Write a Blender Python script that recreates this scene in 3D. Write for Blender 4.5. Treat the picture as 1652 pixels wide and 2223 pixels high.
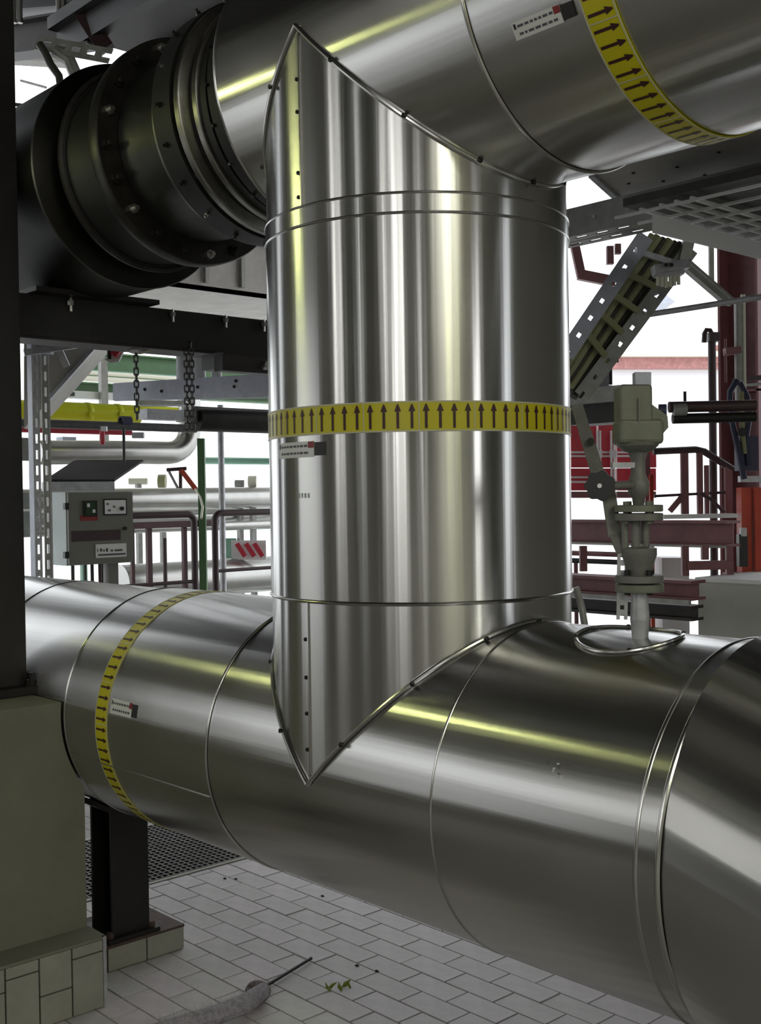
import bpy, math, random
from mathutils import Vector, Matrix
random.seed(7)
V = Vector
PI = math.pi
for o in list(bpy.data.objects):
    bpy.data.objects.remove(o)
scene = bpy.context.scene
COL = scene.collection

# ------------------------------------------------------------------ camera
W, H, F = 1652.0, 2223.0, 2517.06
CAMP = V((2.2535, -2.205, 1.6706))
yaw, pit, rol = -0.8304, -0.0145, -0.0149
FW = V((math.cos(pit) * math.sin(yaw), math.cos(pit) * math.cos(yaw), math.sin(pit)))
rt = V((math.cos(yaw), -math.sin(yaw), 0))
up = rt.cross(FW)
RT = math.cos(rol) * rt + math.sin(rol) * up
UP = -math.sin(rol) * rt + math.cos(rol) * up
cd = bpy.data.cameras.new('camera')
cam = bpy.data.objects.new('camera', cd)
COL.objects.link(cam)
cd.sensor_fit = 'VERTICAL'
cd.sensor_height = 36.0
cd.lens = F / H * 36.0
cd.clip_start = 0.05
cd.clip_end = 300
cam.matrix_world = Matrix(((RT.x, UP.x, -FW.x, CAMP.x), (RT.y, UP.y, -FW.y, CAMP.y), (RT.z, UP.z, -FW.z, CAMP.z), (0, 0, 0, 1)))
scene.camera = cam

# ------------------------------------------------------------------ light
scene.cycles.max_bounces = 7
scene.cycles.diffuse_bounces = 3
scene.cycles.glossy_bounces = 5
scene.view_settings.view_transform = 'Standard'
scene.view_settings.look = 'None'
scene.view_settings.gamma = 1.0
scene.view_settings.exposure = 0.0
scene.view_settings.use_curve_mapping = False
world = bpy.data.worlds.new('overcast_sky')
scene.world = world
world.use_nodes = True
wn = world.node_tree.nodes
bg = wn['Background']
bg.inputs['Color'].default_value = (0.93, 0.965, 1.0, 1)
bg.inputs['Strength'].default_value = 2.0


def window_light(name, loc, sx, sz, direction, radiance, color=(1.0, 0.99, 0.93)):
    ld = bpy.data.lights.new(name, 'AREA')
    ld.shape = 'RECTANGLE'
    ld.size, ld.size_y = sx, sz
    ld.color = color
    ld.energy = radiance * math.pi * sx * sz
    o = bpy.data.objects.new(name, ld)
    COL.objects.link(o)
    o.location = loc
    o.rotation_euler = V(direction).to_track_quat('-Z', 'Y').to_euler()
    return o


# daylight through the tall windows of the hall wall behind the photographer (wall at y = -8)
WINS = [(-2.2, 0.22), (-1.5, 0.14), (0.6, 0.2), (3.3, 0.22), (4.6, 0.5), (5.5, 0.4), (8.8, 0.35)]
for i, (wx, ww) in enumerate(WINS):
    window_light('daylight_window', (wx, -7.93, 3.7), ww, 3.0, (0, 1, 0), 2.0 if wx == 0.6 else 5.5)
# window in the end wall (x = 10)
window_light('daylight_window', (9.93, -0.35, 3.2), 0.40, 3.2, (-1, 0, 0), 5.0)

# added overhead fill that lifts the floor, set in a gap in the roof deck
FILL = (6.0, -4.3, 9.2, -2.1)
window_light('floor_fill', ((FILL[0] + FILL[2]) / 2, (FILL[1] + FILL[3]) / 2, 5.0), FILL[2] - FILL[0], FILL[3] - FILL[1], (0, 0, -1), 7.5, (1.0, 0.98, 0.80))
# ribbon window in the wall to the left (x = -3.2)
window_light('daylight_window', (-3.22, -4.2, 1.05), 3.4, 1.1, (1, 0, 0), 0.62, (0.97, 0.98, 1.0))
window_light('daylight_window', (-3.22, -4.0, 2.05), 3.2, 0.8, (1, 0, 0), 1.4, (0.95, 0.98, 1.0))

# ------------------------------------------------------------------ materials
MATS = {}


def mat(name, col=(0.5, 0.5, 0.5), rough=0.5, metal=0.0, noise=0.0, nscale=8.0, bump=0.0, bscale=60.0, aniso=0.0, spec=0.5, rvar=0.0,
        stretch=(1, 1, 1), emit=None, det=6.0, ripple=0.0):
    m = bpy.data.materials.new(name)
    m.use_nodes = True
    nt = m.node_tree
    b = nt.nodes['Principled BSDF']
    b.inputs['Base Color'].default_value = (*col, 1)
    b.inputs['Roughness'].default_value = rough
    b.inputs['Metallic'].default_value = metal
    b.inputs['Specular IOR Level'].default_value = spec
    L = nt.links
    tc = None

    def coords():
        nonlocal tc
        if tc is None:
            t = nt.nodes.new('ShaderNodeTexCoord')
            mp = nt.nodes.new('ShaderNodeMapping')
            mp.inputs['Scale'].default_value = stretch
            L.new(t.outputs['Object'], mp.inputs['Vector'])
            tc = mp.outputs['Vector']
        return tc
    if noise > 0:
        n = nt.nodes.new('ShaderNodeTexNoise')
        n.inputs['Scale'].default_value = nscale
        n.inputs['Detail'].default_value = det
        n.inputs['Roughness'].default_value = 0.65
        L.new(coords(), n.inputs['Vector'])
        mx = nt.nodes.new('ShaderNodeMix')
        mx.data_type = 'RGBA'
        lo = [max(0, c * (1 - noise)) for c in col]
        hi = [min(1, c * (1 + noise)) for c in col]
        mx.inputs[6].default_value = (*lo, 1)
        mx.inputs[7].default_value = (*hi, 1)
        rr = nt.nodes.new('ShaderNodeMapRange')
        rr.inputs[1].default_value = 0.3
        rr.inputs[2].default_value = 0.7
        L.new(n.outputs['Fac'], rr.inputs[0])
        L.new(rr.outputs[0], mx.inputs[0])
        L.new(mx.outputs[2], b.inputs['Base Color'])
        if rvar > 0:
            r2 = nt.nodes.new('ShaderNodeMapRange')
            r2.inputs[1].default_value = 0.3
            r2.inputs[2].default_value = 0.7
            r2.inputs[3].default_value = max(0.02, rough - rvar)
            r2.inputs[4].default_value = rough + rvar
            L.new(n.outputs['Fac'], r2.inputs[0])
            L.new(r2.outputs[0], b.inputs['Roughness'])
    if bump > 0:
        n2 = nt.nodes.new('ShaderNodeTexNoise')
        n2.inputs['Scale'].default_value = bscale
        n2.inputs['Detail'].default_value = min(4.0, det)
        L.new(coords(), n2.inputs['Vector'])
        bp = nt.nodes.new('ShaderNodeBump')
        bp.inputs['Strength'].default_value = bump
        bp.inputs['Distance'].default_value = 0.01
        L.new(n2.outputs['Fac'], bp.inputs['Height'])
        L.new(bp.outputs['Normal'], b.inputs['Normal'])
    if ripple > 0:
        # rolled sheet: fine waviness round the pipe, constant along it
        um = nt.nodes.new('ShaderNodeUVMap')
        um.uv_map = 'UVMap'
        hs = None
        for sc, amp in ((46.0, 1.0), (190.0, 0.22)):
            mp2 = nt.nodes.new('ShaderNodeMapping')
            mp2.inputs['Scale'].default_value = (0.7, sc, 1)
            nz_ = nt.nodes.new('ShaderNodeTexNoise')
            nz_.inputs['Scale'].default_value = 1.0
            nz_.inputs['Detail'].default_value = 1.5
            L.new(um.outputs['UV'], mp2.inputs['Vector'])
            L.new(mp2.outputs['Vector'], nz_.inputs['Vector'])
            mu = nt.nodes.new('ShaderNodeMath')
            mu.operation = 'MULTIPLY'
            mu.inputs[1].default_value = amp
            L.new(nz_.outputs['Fac'], mu.inputs[0])
            if hs is None:
                hs = mu.outputs[0]
            else:
                ad = nt.nodes.new('ShaderNodeMath')
                ad.operation = 'ADD'
                L.new(hs, ad.inputs[0])
                L.new(mu.outputs[0], ad.inputs[1])
                hs = ad.outputs[0]
        bp2 = nt.nodes.new('ShaderNodeBump')
        bp2.inputs['Strength'].default_value = 1.0
        bp2.inputs['Distance'].default_value = ripple
        L.new(hs, bp2.inputs['Height'])
        L.new(bp2.outputs['Normal'], b.inputs['Normal'])
    if aniso > 0:
        b.inputs['Anisotropic'].default_value = aniso
        tg = nt.nodes.new('ShaderNodeTangent')
        tg.direction_type = 'UV_MAP'
        tg.uv_map = 'UVMap'
        L.new(tg.outputs['Tangent'], b.inputs['Tangent'])
    if emit:
        b.inputs['Emission Color'].default_value = (*emit[0], 1)
        b.inputs['Emission Strength'].default_value = emit[1]
    MATS[name] = m
    return m


mat('aluminium', (0.62, 0.615, 0.60), 0.235, 1.0, noise=0.06, nscale=3, rvar=0.015, aniso=0.92, det=1.0, ripple=0.0007)
mat('aluminium_edge', (0.62, 0.615, 0.60), 0.22, 1.0)
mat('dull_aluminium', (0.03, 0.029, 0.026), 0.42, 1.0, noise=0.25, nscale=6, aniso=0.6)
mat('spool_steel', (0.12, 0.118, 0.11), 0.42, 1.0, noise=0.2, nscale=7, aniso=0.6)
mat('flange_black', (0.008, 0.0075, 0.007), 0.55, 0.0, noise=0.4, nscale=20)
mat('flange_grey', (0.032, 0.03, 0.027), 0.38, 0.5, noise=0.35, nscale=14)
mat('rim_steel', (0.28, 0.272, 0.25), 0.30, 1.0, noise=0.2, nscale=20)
mat('bolt_zinc', (0.5, 0.49, 0.46), 0.35, 1.0)
mat('screw_dark', (0.03, 0.03, 0.03), 0.4, 0.6)
mat('black_paint', (0.014, 0.012, 0.011), 0.45, 0.0, noise=0.35, nscale=9)
mat('brown_black_paint', (0.030, 0.022, 0.020), 0.5, 0.0, noise=0.3, nscale=7)
mat('plinth_render', (0.22, 0.22, 0.165), 0.8, 0.0, noise=0.10, nscale=5, bump=0.05, bscale=70)
mat('block_grey', (0.48, 0.485, 0.43), 0.8, 0.0, noise=0.08, nscale=4)
mat('skirting_tile', (0.36, 0.355, 0.295), 0.45, 0.0, noise=0.12, nscale=9)
mat('grout', (0.035, 0.033, 0.03), 0.9, 0.0, noise=0.3, nscale=30)
mat('concrete_light', (0.78, 0.78, 0.77), 0.85, 0.0, noise=0.12, nscale=3)
for i, c in enumerate([(0.60, 0.565, 0.56), (0.58, 0.565, 0.545), (0.62, 0.575, 0.58), (0.56, 0.54, 0.525)]):
    mat('floor_tile_%d' % i, c, 0.55, 0.0, noise=0.10, nscale=14, bump=0.04, bscale=60)
mat('tape_yellow', (0.64, 0.57, 0.008), 0.38, 0.0, noise=0.06, nscale=6)
mat('tape_edge', (0.62, 0.60, 0.42), 0.4)
mat('arrow_brown', (0.050, 0.013, 0.012), 0.45)
mat('label_white', (0.80, 0.80, 0.78), 0.4)
mat('label_print', (0.10, 0.10, 0.11), 0.5)
mat('label_black', (0.022, 0.02, 0.019), 0.45)
mat('label_red', (0.28, 0.03, 0.03), 0.45)
mat('galvanised', (0.50, 0.51, 0.53), 0.45, 0.35, noise=0.2, nscale=25)
mat('galvanised_blue', (0.48, 0.50, 0.58), 0.5, 0.15, noise=0.12, nscale=18)
mat('galvanised_dull', (0.34, 0.34, 0.32), 0.5, 0.25, noise=0.2, nscale=18)
mat('soffit_sheet', (0.46, 0.44, 0.41), 0.55, 0.1, noise=0.15, nscale=6)
mat('silver_cladding', (0.44, 0.44, 0.42), 0.28, 1.0, noise=0.1, nscale=6)
mat('green_paint', (0.07, 0.15, 0.06), 0.5, 0.0, noise=0.12)
mat('pale_green_paint', (0.20, 0.36, 0.27), 0.5, 0.0, noise=0.12)
mat('maroon_paint', (0.23, 0.09, 0.10), 0.5, 0.0, noise=0.2, nscale=7)
mat('brown_rail_paint', (0.062, 0.034, 0.037), 0.45, 0.0, noise=0.15)
mat('red_paint', (0.55, 0.035, 0.06), 0.45, 0.0, noise=0.1)
mat('orange_paint', (0.50, 0.05, 0.015), 0.45, 0.0, noise=0.12)
mat('yellow_paint', (0.72, 0.76, 0.015), 0.4, 0.0, noise=0.05)
mat('cream_paint', (0.75, 0.74, 0.60), 0.5)
mat('white_paint', (0.80, 0.81, 0.82), 0.5)
mat('cabinet_grey', (0.19, 0.19, 0.16), 0.5, 0.0, noise=0.06, nscale=6)
mat('cabinet_side', (0.50, 0.56, 0.57), 0.5)
mat('maroon_dark', (0.085, 0.030, 0.036), 0.5, 0.0, noise=0.2, nscale=7)  # copy of maroon_paint darkened to offset the outdoor light on the left
mat('pewter', (0.085, 0.083, 0.082), 0.45, 0.3, noise=0.25, nscale=30)
mat('hood_dark', (0.014, 0.011, 0.0105), 0.75, 0.0)
mat('valve_green', (0.19, 0.20, 0.15), 0.5, 0.2, noise=0.15, nscale=20)
mat('valve_grey', (0.19, 0.19, 0.17), 0.5, 0.15, noise=0.2, nscale=25)
mat('cable_blue', (0.03, 0.03, 0.075), 0.5)
mat('cable_dark', (0.045, 0.042, 0.035), 0.55, 0.0, noise=0.3, nscale=40)
mat('cable_olive', (0.30, 0.30, 0.16), 0.55)
mat('plastic_black', (0.012, 0.011, 0.01), 0.4)
mat('screen_green', (0.03, 0.07, 0.03), 0.2)
mat('dial_white', (0.85, 0.85, 0.85), 0.3)
mat('pink_brick', (0.42, 0.20, 0.19), 0.8, 0.0, noise=0.25, nscale=12)
mat('wall_paint', (0.24, 0.235, 0.21), 0.8, 0.0, noise=0.1)
mat('roof_deck', (0.028, 0.026, 0.023), 0.7, 0.0, noise=0.1)
mat('steel_grating', (0.17, 0.165, 0.155), 0.5, 0.4, noise=0.2, nscale=20)
mat('pit_black', (0.01, 0.01, 0.01), 0.9)
mat('brush_grey', (0.38, 0.36, 0.40), 0.85, 0.0, noise=0.35, nscale=60)
mat('leaf_green', (0.22, 0.27, 0.02), 0.5, 0.0, noise=0.2, nscale=40)
mat('rusty_red', (0.10, 0.062, 0.052), 0.7, 0.0, noise=0.3, nscale=20)
mat('lamp_tube', (0.9, 0.9, 0.8), 0.4, emit=((0.93, 1.0, 0.40), 34.0))
mat('lamp_body', (0.30, 0.30, 0.28), 0.5)
mat('stamp_ink', (0.75, 0.75, 0.75), 0.6, 0.0, noise=0.5, nscale=120)
mat('stamp_ink_green', (0.34, 0.37, 0.33), 0.4, 0.9, noise=0.5, nscale=90)


def brick_mat(name):
    m = bpy.data.materials.new(name)
    m.use_nodes = True
    nt = m.node_tree
    b = nt.nodes['Principled BSDF']
    b.inputs['Roughness'].default_value = 0.6
    t = nt.nodes.new('ShaderNodeTexCoord')
    br = nt.nodes.new('ShaderNodeTexBrick')
    br.inputs['Color1'].default_value = (0.30, 0.285, 0.27, 1)
    br.inputs['Color2'].default_value = (0.28, 0.27, 0.25, 1)
    br.inputs['Mortar'].default_value = (0.05, 0.047, 0.043, 1)
    br.inputs['Scale'].default_value = 1.0
    br.inputs['Mortar Size'].default_value = 0.003
    br.inputs['Brick Width'].default_value = 0.222
    br.inputs['Row Height'].default_value = 0.108
    nt.links.new(t.outputs['Object'], br.inputs['Vector'])
    nt.links.new(br.outputs['Color'], b.inputs['Base Color'])
    MATS[name] = m


brick_mat('floor_paving')


# ------------------------------------------------------------------ mesh helpers
class MB:
    def __init__(s):
        s.v, s.f, s.uv, s.fm = [], [], {}, []
        s.mi = 0

    def _add(s, vs, fs, uvs=None):
        b = len(s.v)
        s.v += [V(x) for x in vs]
        for i, f in enumerate(fs):
            if uvs:
                s.uv[len(s.f)] = uvs[i]
            s.f.append(tuple(b + k for k in f))
            s.fm.append(s.mi)
        return s

    def box(s, c, d, rot=None, x=None, y=None):
        c = V(c)
        hx, hy, hz = d[0] / 2, d[1] / 2, d[2] / 2
        vs = [V((sx * hx, sy * hy, sz * hz)) for sz in (-1, 1) for sy in (-1, 1) for sx in (-1, 1)]
        if rot is not None:
            vs = [rot @ v for v in vs]
        vs = [c + v for v in vs]
        return s._add(vs, [(0, 2, 3, 1), (4, 5, 7, 6), (0, 1, 5, 4), (2, 6, 7, 3), (0, 4, 6, 2), (1, 3, 7, 5)])

    def bx(s, lo, hi):
        lo, hi = V(lo), V(hi)
        return s.box((lo + hi) / 2, hi - lo)

    def bar(s, p0, p1, w, h, upv=(0, 0, 1)):
        p0, p1 = V(p0), V(p1)
        a = (p1 - p0)
        L = a.length
        a.normalize()
        u = V(upv)
        sd = a.cross(u)
        if sd.length < 1e-4:
            sd = a.cross(V((1, 0, 0)))
        sd.normalize()
        u = sd.cross(a).normalized()
        M = Matrix((a, sd, u)).transposed()
        return s.box((p0 + p1) / 2, (L, w, h), M)

    def cyl(s, p0, p1, r, n=16, r1=None, caps=True):
        p0, p1 = V(p0), V(p1)
        a = (p1 - p0).normalized()
        e = V((0, 0, 1)) if abs(a.z) < 0.9 else V((1, 0, 0))
        e1 = a.cross(e).normalized()
        e2 = a.cross(e1)
        r1 = r if r1 is None else r1
        L = (p1 - p0).length
        vs = []
        for q, rr in ((p0, r), (p1, r1)):
            for k in range(n):
                t = 2 * PI * k / n
                vs.append(q + rr * (math.cos(t) * e1 + math.sin(t) * e2))
        fs = [(k, (k + 1) % n, n + (k + 1) % n, n + k) for k in range(n)]
        uvs = [((0, k / n), (0, (k + 1) / n), (L, (k + 1) / n), (L, k / n)) for k in range(n)]
        if caps:
            fs += [tuple(range(n - 1, -1, -1)), tuple(range(n, 2 * n))]
            uvs += [tuple((0, 0) for _ in range(n))] * 2
        return s._add(vs, fs, uvs)

    def tube(s, path, r, n=10, closed=False, caps=True):
        P = [V(q) for q in path]
        m = len(P)
        vs, fs, uvs = [], [], []
        prev = None
        d = 0
        for i, q in enumerate(P):
            if closed:
                a = (P[(i + 1) % m] - P[i - 1]).normalized()
            else:
                a = (P[min(i + 1, m - 1)] - P[max(i - 1, 0)]).normalized()
            if prev is None:
                e = V((0, 0, 1)) if abs(a.z) < 0.9 else V((1, 0, 0))
                e1 = a.cross(e).normalized()
            else:
                e1 = (prev - a * prev.dot(a)).normalized()
            prev = e1
            e2 = a.cross(e1)
            rr = r[i] if isinstance(r, (list, tuple)) else r
            for k in range(n):
                t = 2 * PI * k / n
                vs.append(q + rr * (math.cos(t) * e1 + math.sin(t) * e2))
        rng = m if closed else m - 1
        for i in range(rng):
            j = (i + 1) % m
            for k in range(n):
                k2 = (k + 1) % n
                fs.append((i * n + k, i * n + k2, j * n + k2, j * n + k))
                uvs.append(((i * .1, k / n), (i * .1, (k + 1) / n), (i * .1 + .1, (k + 1) / n), (i * .1 + .1, k / n)))
        if caps and not closed:
            fs += [tuple(range(n - 1, -1, -1)), tuple((m - 1) * n + k for k in range(n))]
            uvs += [tuple((0, 0) for _ in range(n))] * 2
        return s._add(vs, fs, uvs)

    def lathe(s, o, axis, prof, n=96, cap0=False, cap1=False):
        """profile = [(distance along axis, radius)], u runs along the axis so that brushed highlights stretch along it"""
        o, a = V(o), V(axis).normalized()
        e = V((0, 0, 1)) if abs(a.z) < 0.9 else V((1, 0, 0))
        e1 = a.cross(e).normalized()
        e2 = a.cross(e1)
        vs, fs, uvs = [], [], []
        for (d, r) in prof:
            for k in range(n):
                t = 2 * PI * k / n
                vs.append(o + a * d + r * (math.cos(t) * e1 + math.sin(t) * e2))
        for i in range(len(prof) - 1):
            u0 = prof[i][0] + prof[i][1] * .3
            u1 = prof[i + 1][0] + prof[i + 1][1] * .3 + 1e-4
            for k in range(n):
                k2 = (k + 1) % n
                fs.append((i * n + k, i * n + k2, (i + 1) * n + k2, (i + 1) * n + k))
                uvs.append(((u0, k / n), (u0, (k + 1) / n), (u1, (k + 1) / n), (u1, k / n)))
        if cap0:
            fs.append(tuple(range(n - 1, -1, -1)))
            uvs.append(tuple((0, 0) for _ in range(n)))
        if cap1:
            fs.append(tuple((len(prof) - 1) * n + k for k in range(n)))
            uvs.append(tuple((0, 0) for _ in range(n)))
        return s._add(vs, fs, uvs)

    def sphere(s, c, r, n=12, m=8, sc=(1, 1, 1)):
        c = V(c)
        vs = [c + V((0, 0, r * sc[2]))]
        for i in range(1, m):
            ph = PI * i / m
            for k in range(n):
                t = 2 * PI * k / n
                vs.append(c + V((r * sc[0] * math.sin(ph) * math.cos(t), r * sc[1] * math.sin(ph) * math.sin(t), r * sc[2] * math.cos(ph))))
        vs.append(c - V((0, 0, r * sc[2])))
        fs = [(0, 1 + k, 1 + (k + 1) % n) for k in range(n)]
        for i in range(m - 2):
            for k in range(n):
                fs.append((1 + i * n + k, 1 + (i + 1) * n + k, 1 + (i + 1) * n + (k + 1) % n, 1 + i * n + (k + 1) % n))
        e = len(vs) - 1
        b = 1 + (m - 2) * n
        fs += [(e, b + (k + 1) % n, b + k) for k in range(n)]
        return s._add(vs, fs)

    def prism(s, poly, off):
        """extrude a polygon (3-D points) by the vector off"""
        off = V(off)
        P = [V(q) for q in poly]
        n = len(P)
        vs = P + [q + off for q in P]
        fs = [tuple(range(n - 1, -1, -1)), tuple(range(n, 2 * n))] + [(k, (k + 1) % n, n + (k + 1) % n, n + k) for k in range(n)]
        return s._add(vs, fs)

    def ibeam(s, p0, p1, h, w, tf, tw, upv=(0, 0, 1)):
        p0, p1 = V(p0), V(p1)
        u = V(upv)
        a = (p1 - p0).normalized()
        u = (u - a * u.dot(a)).normalized()
        s.bar(p0 + u * (h - tf) / 2, p1 + u * (h - tf) / 2, w, tf, u)
        s.bar(p0 - u * (h - tf) / 2, p1 - u * (h - tf) / 2, w, tf, u)
        s.bar(p0, p1, tw, h - 2 * tf, u)
        return s

    def slotted(s, p0, p1, w, t, nrm, pitch=0.05, slot=0.028, sw=0.35):
        """flat strip of width w with a row of slots, its face normal to nrm"""
        p0, p1 = V(p0), V(p1)
        a = (p1 - p0)
        L = a.length
        a.normalize()
        nn = V(nrm)
        nn = (nn - a * nn.dot(a)).normalized()
        sd = a.cross(nn)
        e = w * (1 - sw) / 2
        for q in (-1, 1):
            o = sd * q * (w / 2 - e / 2)
            s.bar(p0 + o, p1 + o, e, t, nn)
        k = max(1, int(L / pitch))
        pt = L / k
        br = pt - slot
        for i in range(k):
            c0 = p0 + a * (i * pt)
            s.bar(c0, c0 + a * br, w * sw, t, nn)
        return s

    def build(s, name, material, parent=None, smooth=35, loc=None, mats=None):
        me = bpy.data.meshes.new(name)
        org = V((0, 0, 0))
        if loc is not None:
            org = V(loc)
        q = parent
        base = V((0, 0, 0))
        while q is not None:
            base += q.location
            q = q.parent
        me.from_pydata([tuple(v - org - base) for v in s.v], [], s.f)
        if s.uv:
            ul = me.uv_layers.new(name='UVMap')
            for p in me.polygons:
                uv = s.uv.get(p.index)
                if uv:
                    for li, c in zip(p.loop_indices, uv):
                        ul.data[li].uv = c
        for mm in ([material] if mats is None else mats):
            me.materials.append(MATS[mm])
        if mats:
            for p, k in zip(me.polygons, s.fm):
                p.material_index = k
        if smooth:
            for p in me.polygons:
                p.use_smooth = True
            me.set_sharp_from_angle(angle=math.radians(smooth))
        me.update()
        o = bpy.data.objects.new(name, me)
        COL.objects.link(o)
        if loc is not None:
            o.location = org
        if parent is not None:
            o.parent = parent
        return o


def tag(o, label=None, cat=None, group=None, kind=None):
    if label:
        o['label'] = label
    if cat:
        o['category'] = cat
    if group:
        o['group'] = group
    if kind:
        o['kind'] = kind
    return o


def thing(name, loc, label, cat, group=None):
    o = bpy.data.objects.new(name, None)
    o.empty_display_size = 0.1
    COL.objects.link(o)
    o.location = V(loc)
    return tag(o, label, cat, group)


def inst(src, name, parent, loc, rot=None, scale=None):
    """another object that shares src's mesh, placed at a world position under parent"""
    o = bpy.data.objects.new(name, src.data)
    COL.objects.link(o)
    base = V((0, 0, 0))
    q = parent
    while q is not None:
        base += q.location
        q = q.parent
    o.location = V(loc) - base
    if rot is not None:
        o.rotation_mode = 'QUATERNION'
        o.rotation_quaternion = rot
    if scale is not None:
        o.scale = scale
    o.parent = parent
    return o


def struct(o, label=None):
    o['kind'] = 'structure'
    if label:
        o['label'] = label
    return o


def ray(px, py):
    return FW + (px - W / 2) / F * RT - (py - H / 2) / F * UP


def at(px, py, depth):
    return CAMP + ray(px, py) * depth


def on(px, py, axis, val):
    d = ray(px, py)
    i = 'xyz'.index(axis)
    return CAMP + d * ((val - CAMP[i]) / d[i])


def px_m(depth):
    return depth / F


def quat(z, x=None):
    """rotation that turns local Z to z (and local X towards x)"""
    z = V(z).normalized()
    x = V(x) if x is not None else (V((1, 0, 0)) if abs(z.x) < .9 else V((0, 1, 0)))
    x = (x - z * x.dot(z)).normalized()
    y = z.cross(x)
    return Matrix((x, y, z)).transposed().to_quaternion()


# ================================================================== SETTING
R = 0.403
ZL, ZU = 0.95, 2.835

fl = MB().bx((-5.0, -8, -0.20), (10, 4.6, -0.009)).build('floor', 'floor_paving', smooth=0)
struct(fl, 'beige clinker paved floor of the plant hall')
gd = MB().bx((-60, 4.6, -0.3), (40, 60, -0.05)).bx((-60, -30, -0.3), (-5.0, 4.6, -0.05)).build('ground', 'concrete_light', smooth=0)
struct(gd, 'pale concrete yard outside the hall')

# paving tiles near the camera
TP, TL, GAP = 0.1075, 0.2215, 0.005
tile_mesh = []
for i in range(4):
    mb = MB().box((0, 0, -0.006), (TL - GAP, TP - GAP, 0.012))
    # slightly eased upper edge
    for k in range(4, 8):
        mb.v[k] = V((mb.v[k].x * 0.992, mb.v[k].y * 0.984, mb.v[k].z))
    me = mb.build('tile', 'floor_tile_%d' % i, smooth=0)
    tile_mesh.append(me)
GX0, GX1, GY0, GY1 = -2.90, -2.15, 0.02, 0.93     # grating pit
cnt = 0
for r_ in range(-10, 13):
    yc = 0.1185 + r_ * TP
    off = 0.5 * TL if r_ % 2 else 0.0
    for c_ in range(-14, 8):
        xc = -0.086 + c_ * TL + off
        if not (-2.10 - TL / 2 < xc < 0.62):
            continue
        # only the strip of floor the camera sees
        lim = -0.62 + (yc + 0.6) * 0.95
        if yc > 1.02 or yc < -0.80 or xc > lim + 0.75:
            continue
        if -1.78 < xc < -1.30 and -0.22 < yc < 0.15 and False:
            continue
        o = bpy.data.objects.new('tile', tile_mesh[random.randrange(4)].data)
        COL.objects.link(o)
        o.location = (xc, yc, random.uniform(-0.0012, 0.0008))
        o.rotation_euler = (random.uniform(-.004, .004), random.uniform(-.002, .002), 0)
        left = xc - (TL - GAP) / 2
        if left < -2.118:
            nl = xc + (TL - GAP) / 2 + 2.118
            if nl < .02:
                bpy.data.objects.remove(o)
                continue
            o.scale.x = nl / (TL - GAP)
            o.location.x = -2.118 + nl / 2
        o.parent = fl
        cnt += 1
for o in tile_mesh:
    me_ = o.data
    bpy.data.objects.remove(o)

# roof and walls of the hall (behind and above the photographer)
struct(MB().bx((-4.0, -8, 4.95), (FILL[0], 4.6, 5.1)).bx((FILL[2], -8, 4.95), (10, 4.6, 5.1)).bx((FILL[0], -8, 4.95), (FILL[2], FILL[1], 5.1)).bx((FILL[0], FILL[3], 4.95), (FILL[2], 4.6, 5.1)).build('ceiling', 'roof_deck', smooth=0), 'dark roof deck of the hall')
struct(MB().bx((-10.0, -8, 7.4), (-4.0, 4.6, 7.55)).build('ceiling', 'roof_deck', smooth=0), 'added higher roof deck keeping sky off the lower pipe')  # added roof, blocks sky from the lower pipe's reflection
mb = MB()
xs = [-3.2] + sum([[wx - ww / 2, wx + ww / 2] for wx, ww in WINS], []) + [10]
for i in range(0, len(xs), 2):
    mb.bx((xs[i], -8.15, 0), (xs[i + 1], -8.0, 5.1))
for wx, ww in WINS:
    mb.bx((wx - ww / 2, -8.15, 0), (wx + ww / 2, -8.0, 2.2))
wf = struct(mb.build('wall_front', 'wall_paint', smooth=0), 'dark hall wall behind the photographer')
mb = MB()
mb.bx((10, -8, 0), (10.15, -0.63, 5.1)).bx((10, -0.07, 0), (10.15, 3.6, 5.1)).bx((10, -0.63, 0), (10.15, -0.07, 1.6)).bx((10, -.63, 4.8), (10.15, -.07, 5.1))
struct(mb.build('wall_right', 'wall_paint', smooth=0), 'dark hall end wall')

struct(MB().bx((-5.4, 4.6, 4.15), (-0.3, 4.75, 5.1)).bx((-0.3, 4.6, -.2), (10, 4.75, 5.1)).build('wall_back', 'wall_paint', smooth=0), 'dark wall, and a fascia added to dim the inside, along the open back of the hall')  # fascia added to cut the sky light entering the hall
struct(MB().bx((-3.35, -8, -.2), (-3.2, -1.6, 0.5)).bx((-3.35, -8, 2.45), (-3.2, -1.6, 5.1)).bx((-3.35, -8, 0.5), (-3.2, -5.9, 2.45)).bx((-3.35, -2.5, 0.5), (-3.2, -1.6, 2.45)).build('wall_left', 'wall_paint', smooth=0), 'dark hall wall with a ribbon window, left of the photographer')
struct(MB().bx((-4.15, -8, -.2), (-4.0, -1.25, 7.4)).build('wall_left', 'wall_paint', smooth=0), 'added tall wall blocking sky, hidden left of the black column')  # unseen wall added so the pipe's left section reflects less sky
# lamp row above the aisle
def lamp(x, lab):
    t = thing('fluorescent_lamp', (x, -1.85, 2.95), lab, 'lamp', 'fluorescent lamps over the aisle')
    MB().box((x, -1.85, 3.0), (0.75, 0.16, 0.06)).build('housing', 'lamp_body', t, 0)
    MB().cyl((x - 0.3, -1.85, 2.945), (x + 0.3, -1.85, 2.945), 0.024, 12).build('tube', 'lamp_tube', t)
    for q in (-.3, .3):
        MB().cyl((x + q, -1.85, 3.03), (x + q, -1.85, 4.95), .006, 8).build('hanger', 'galvanised', t)


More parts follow.
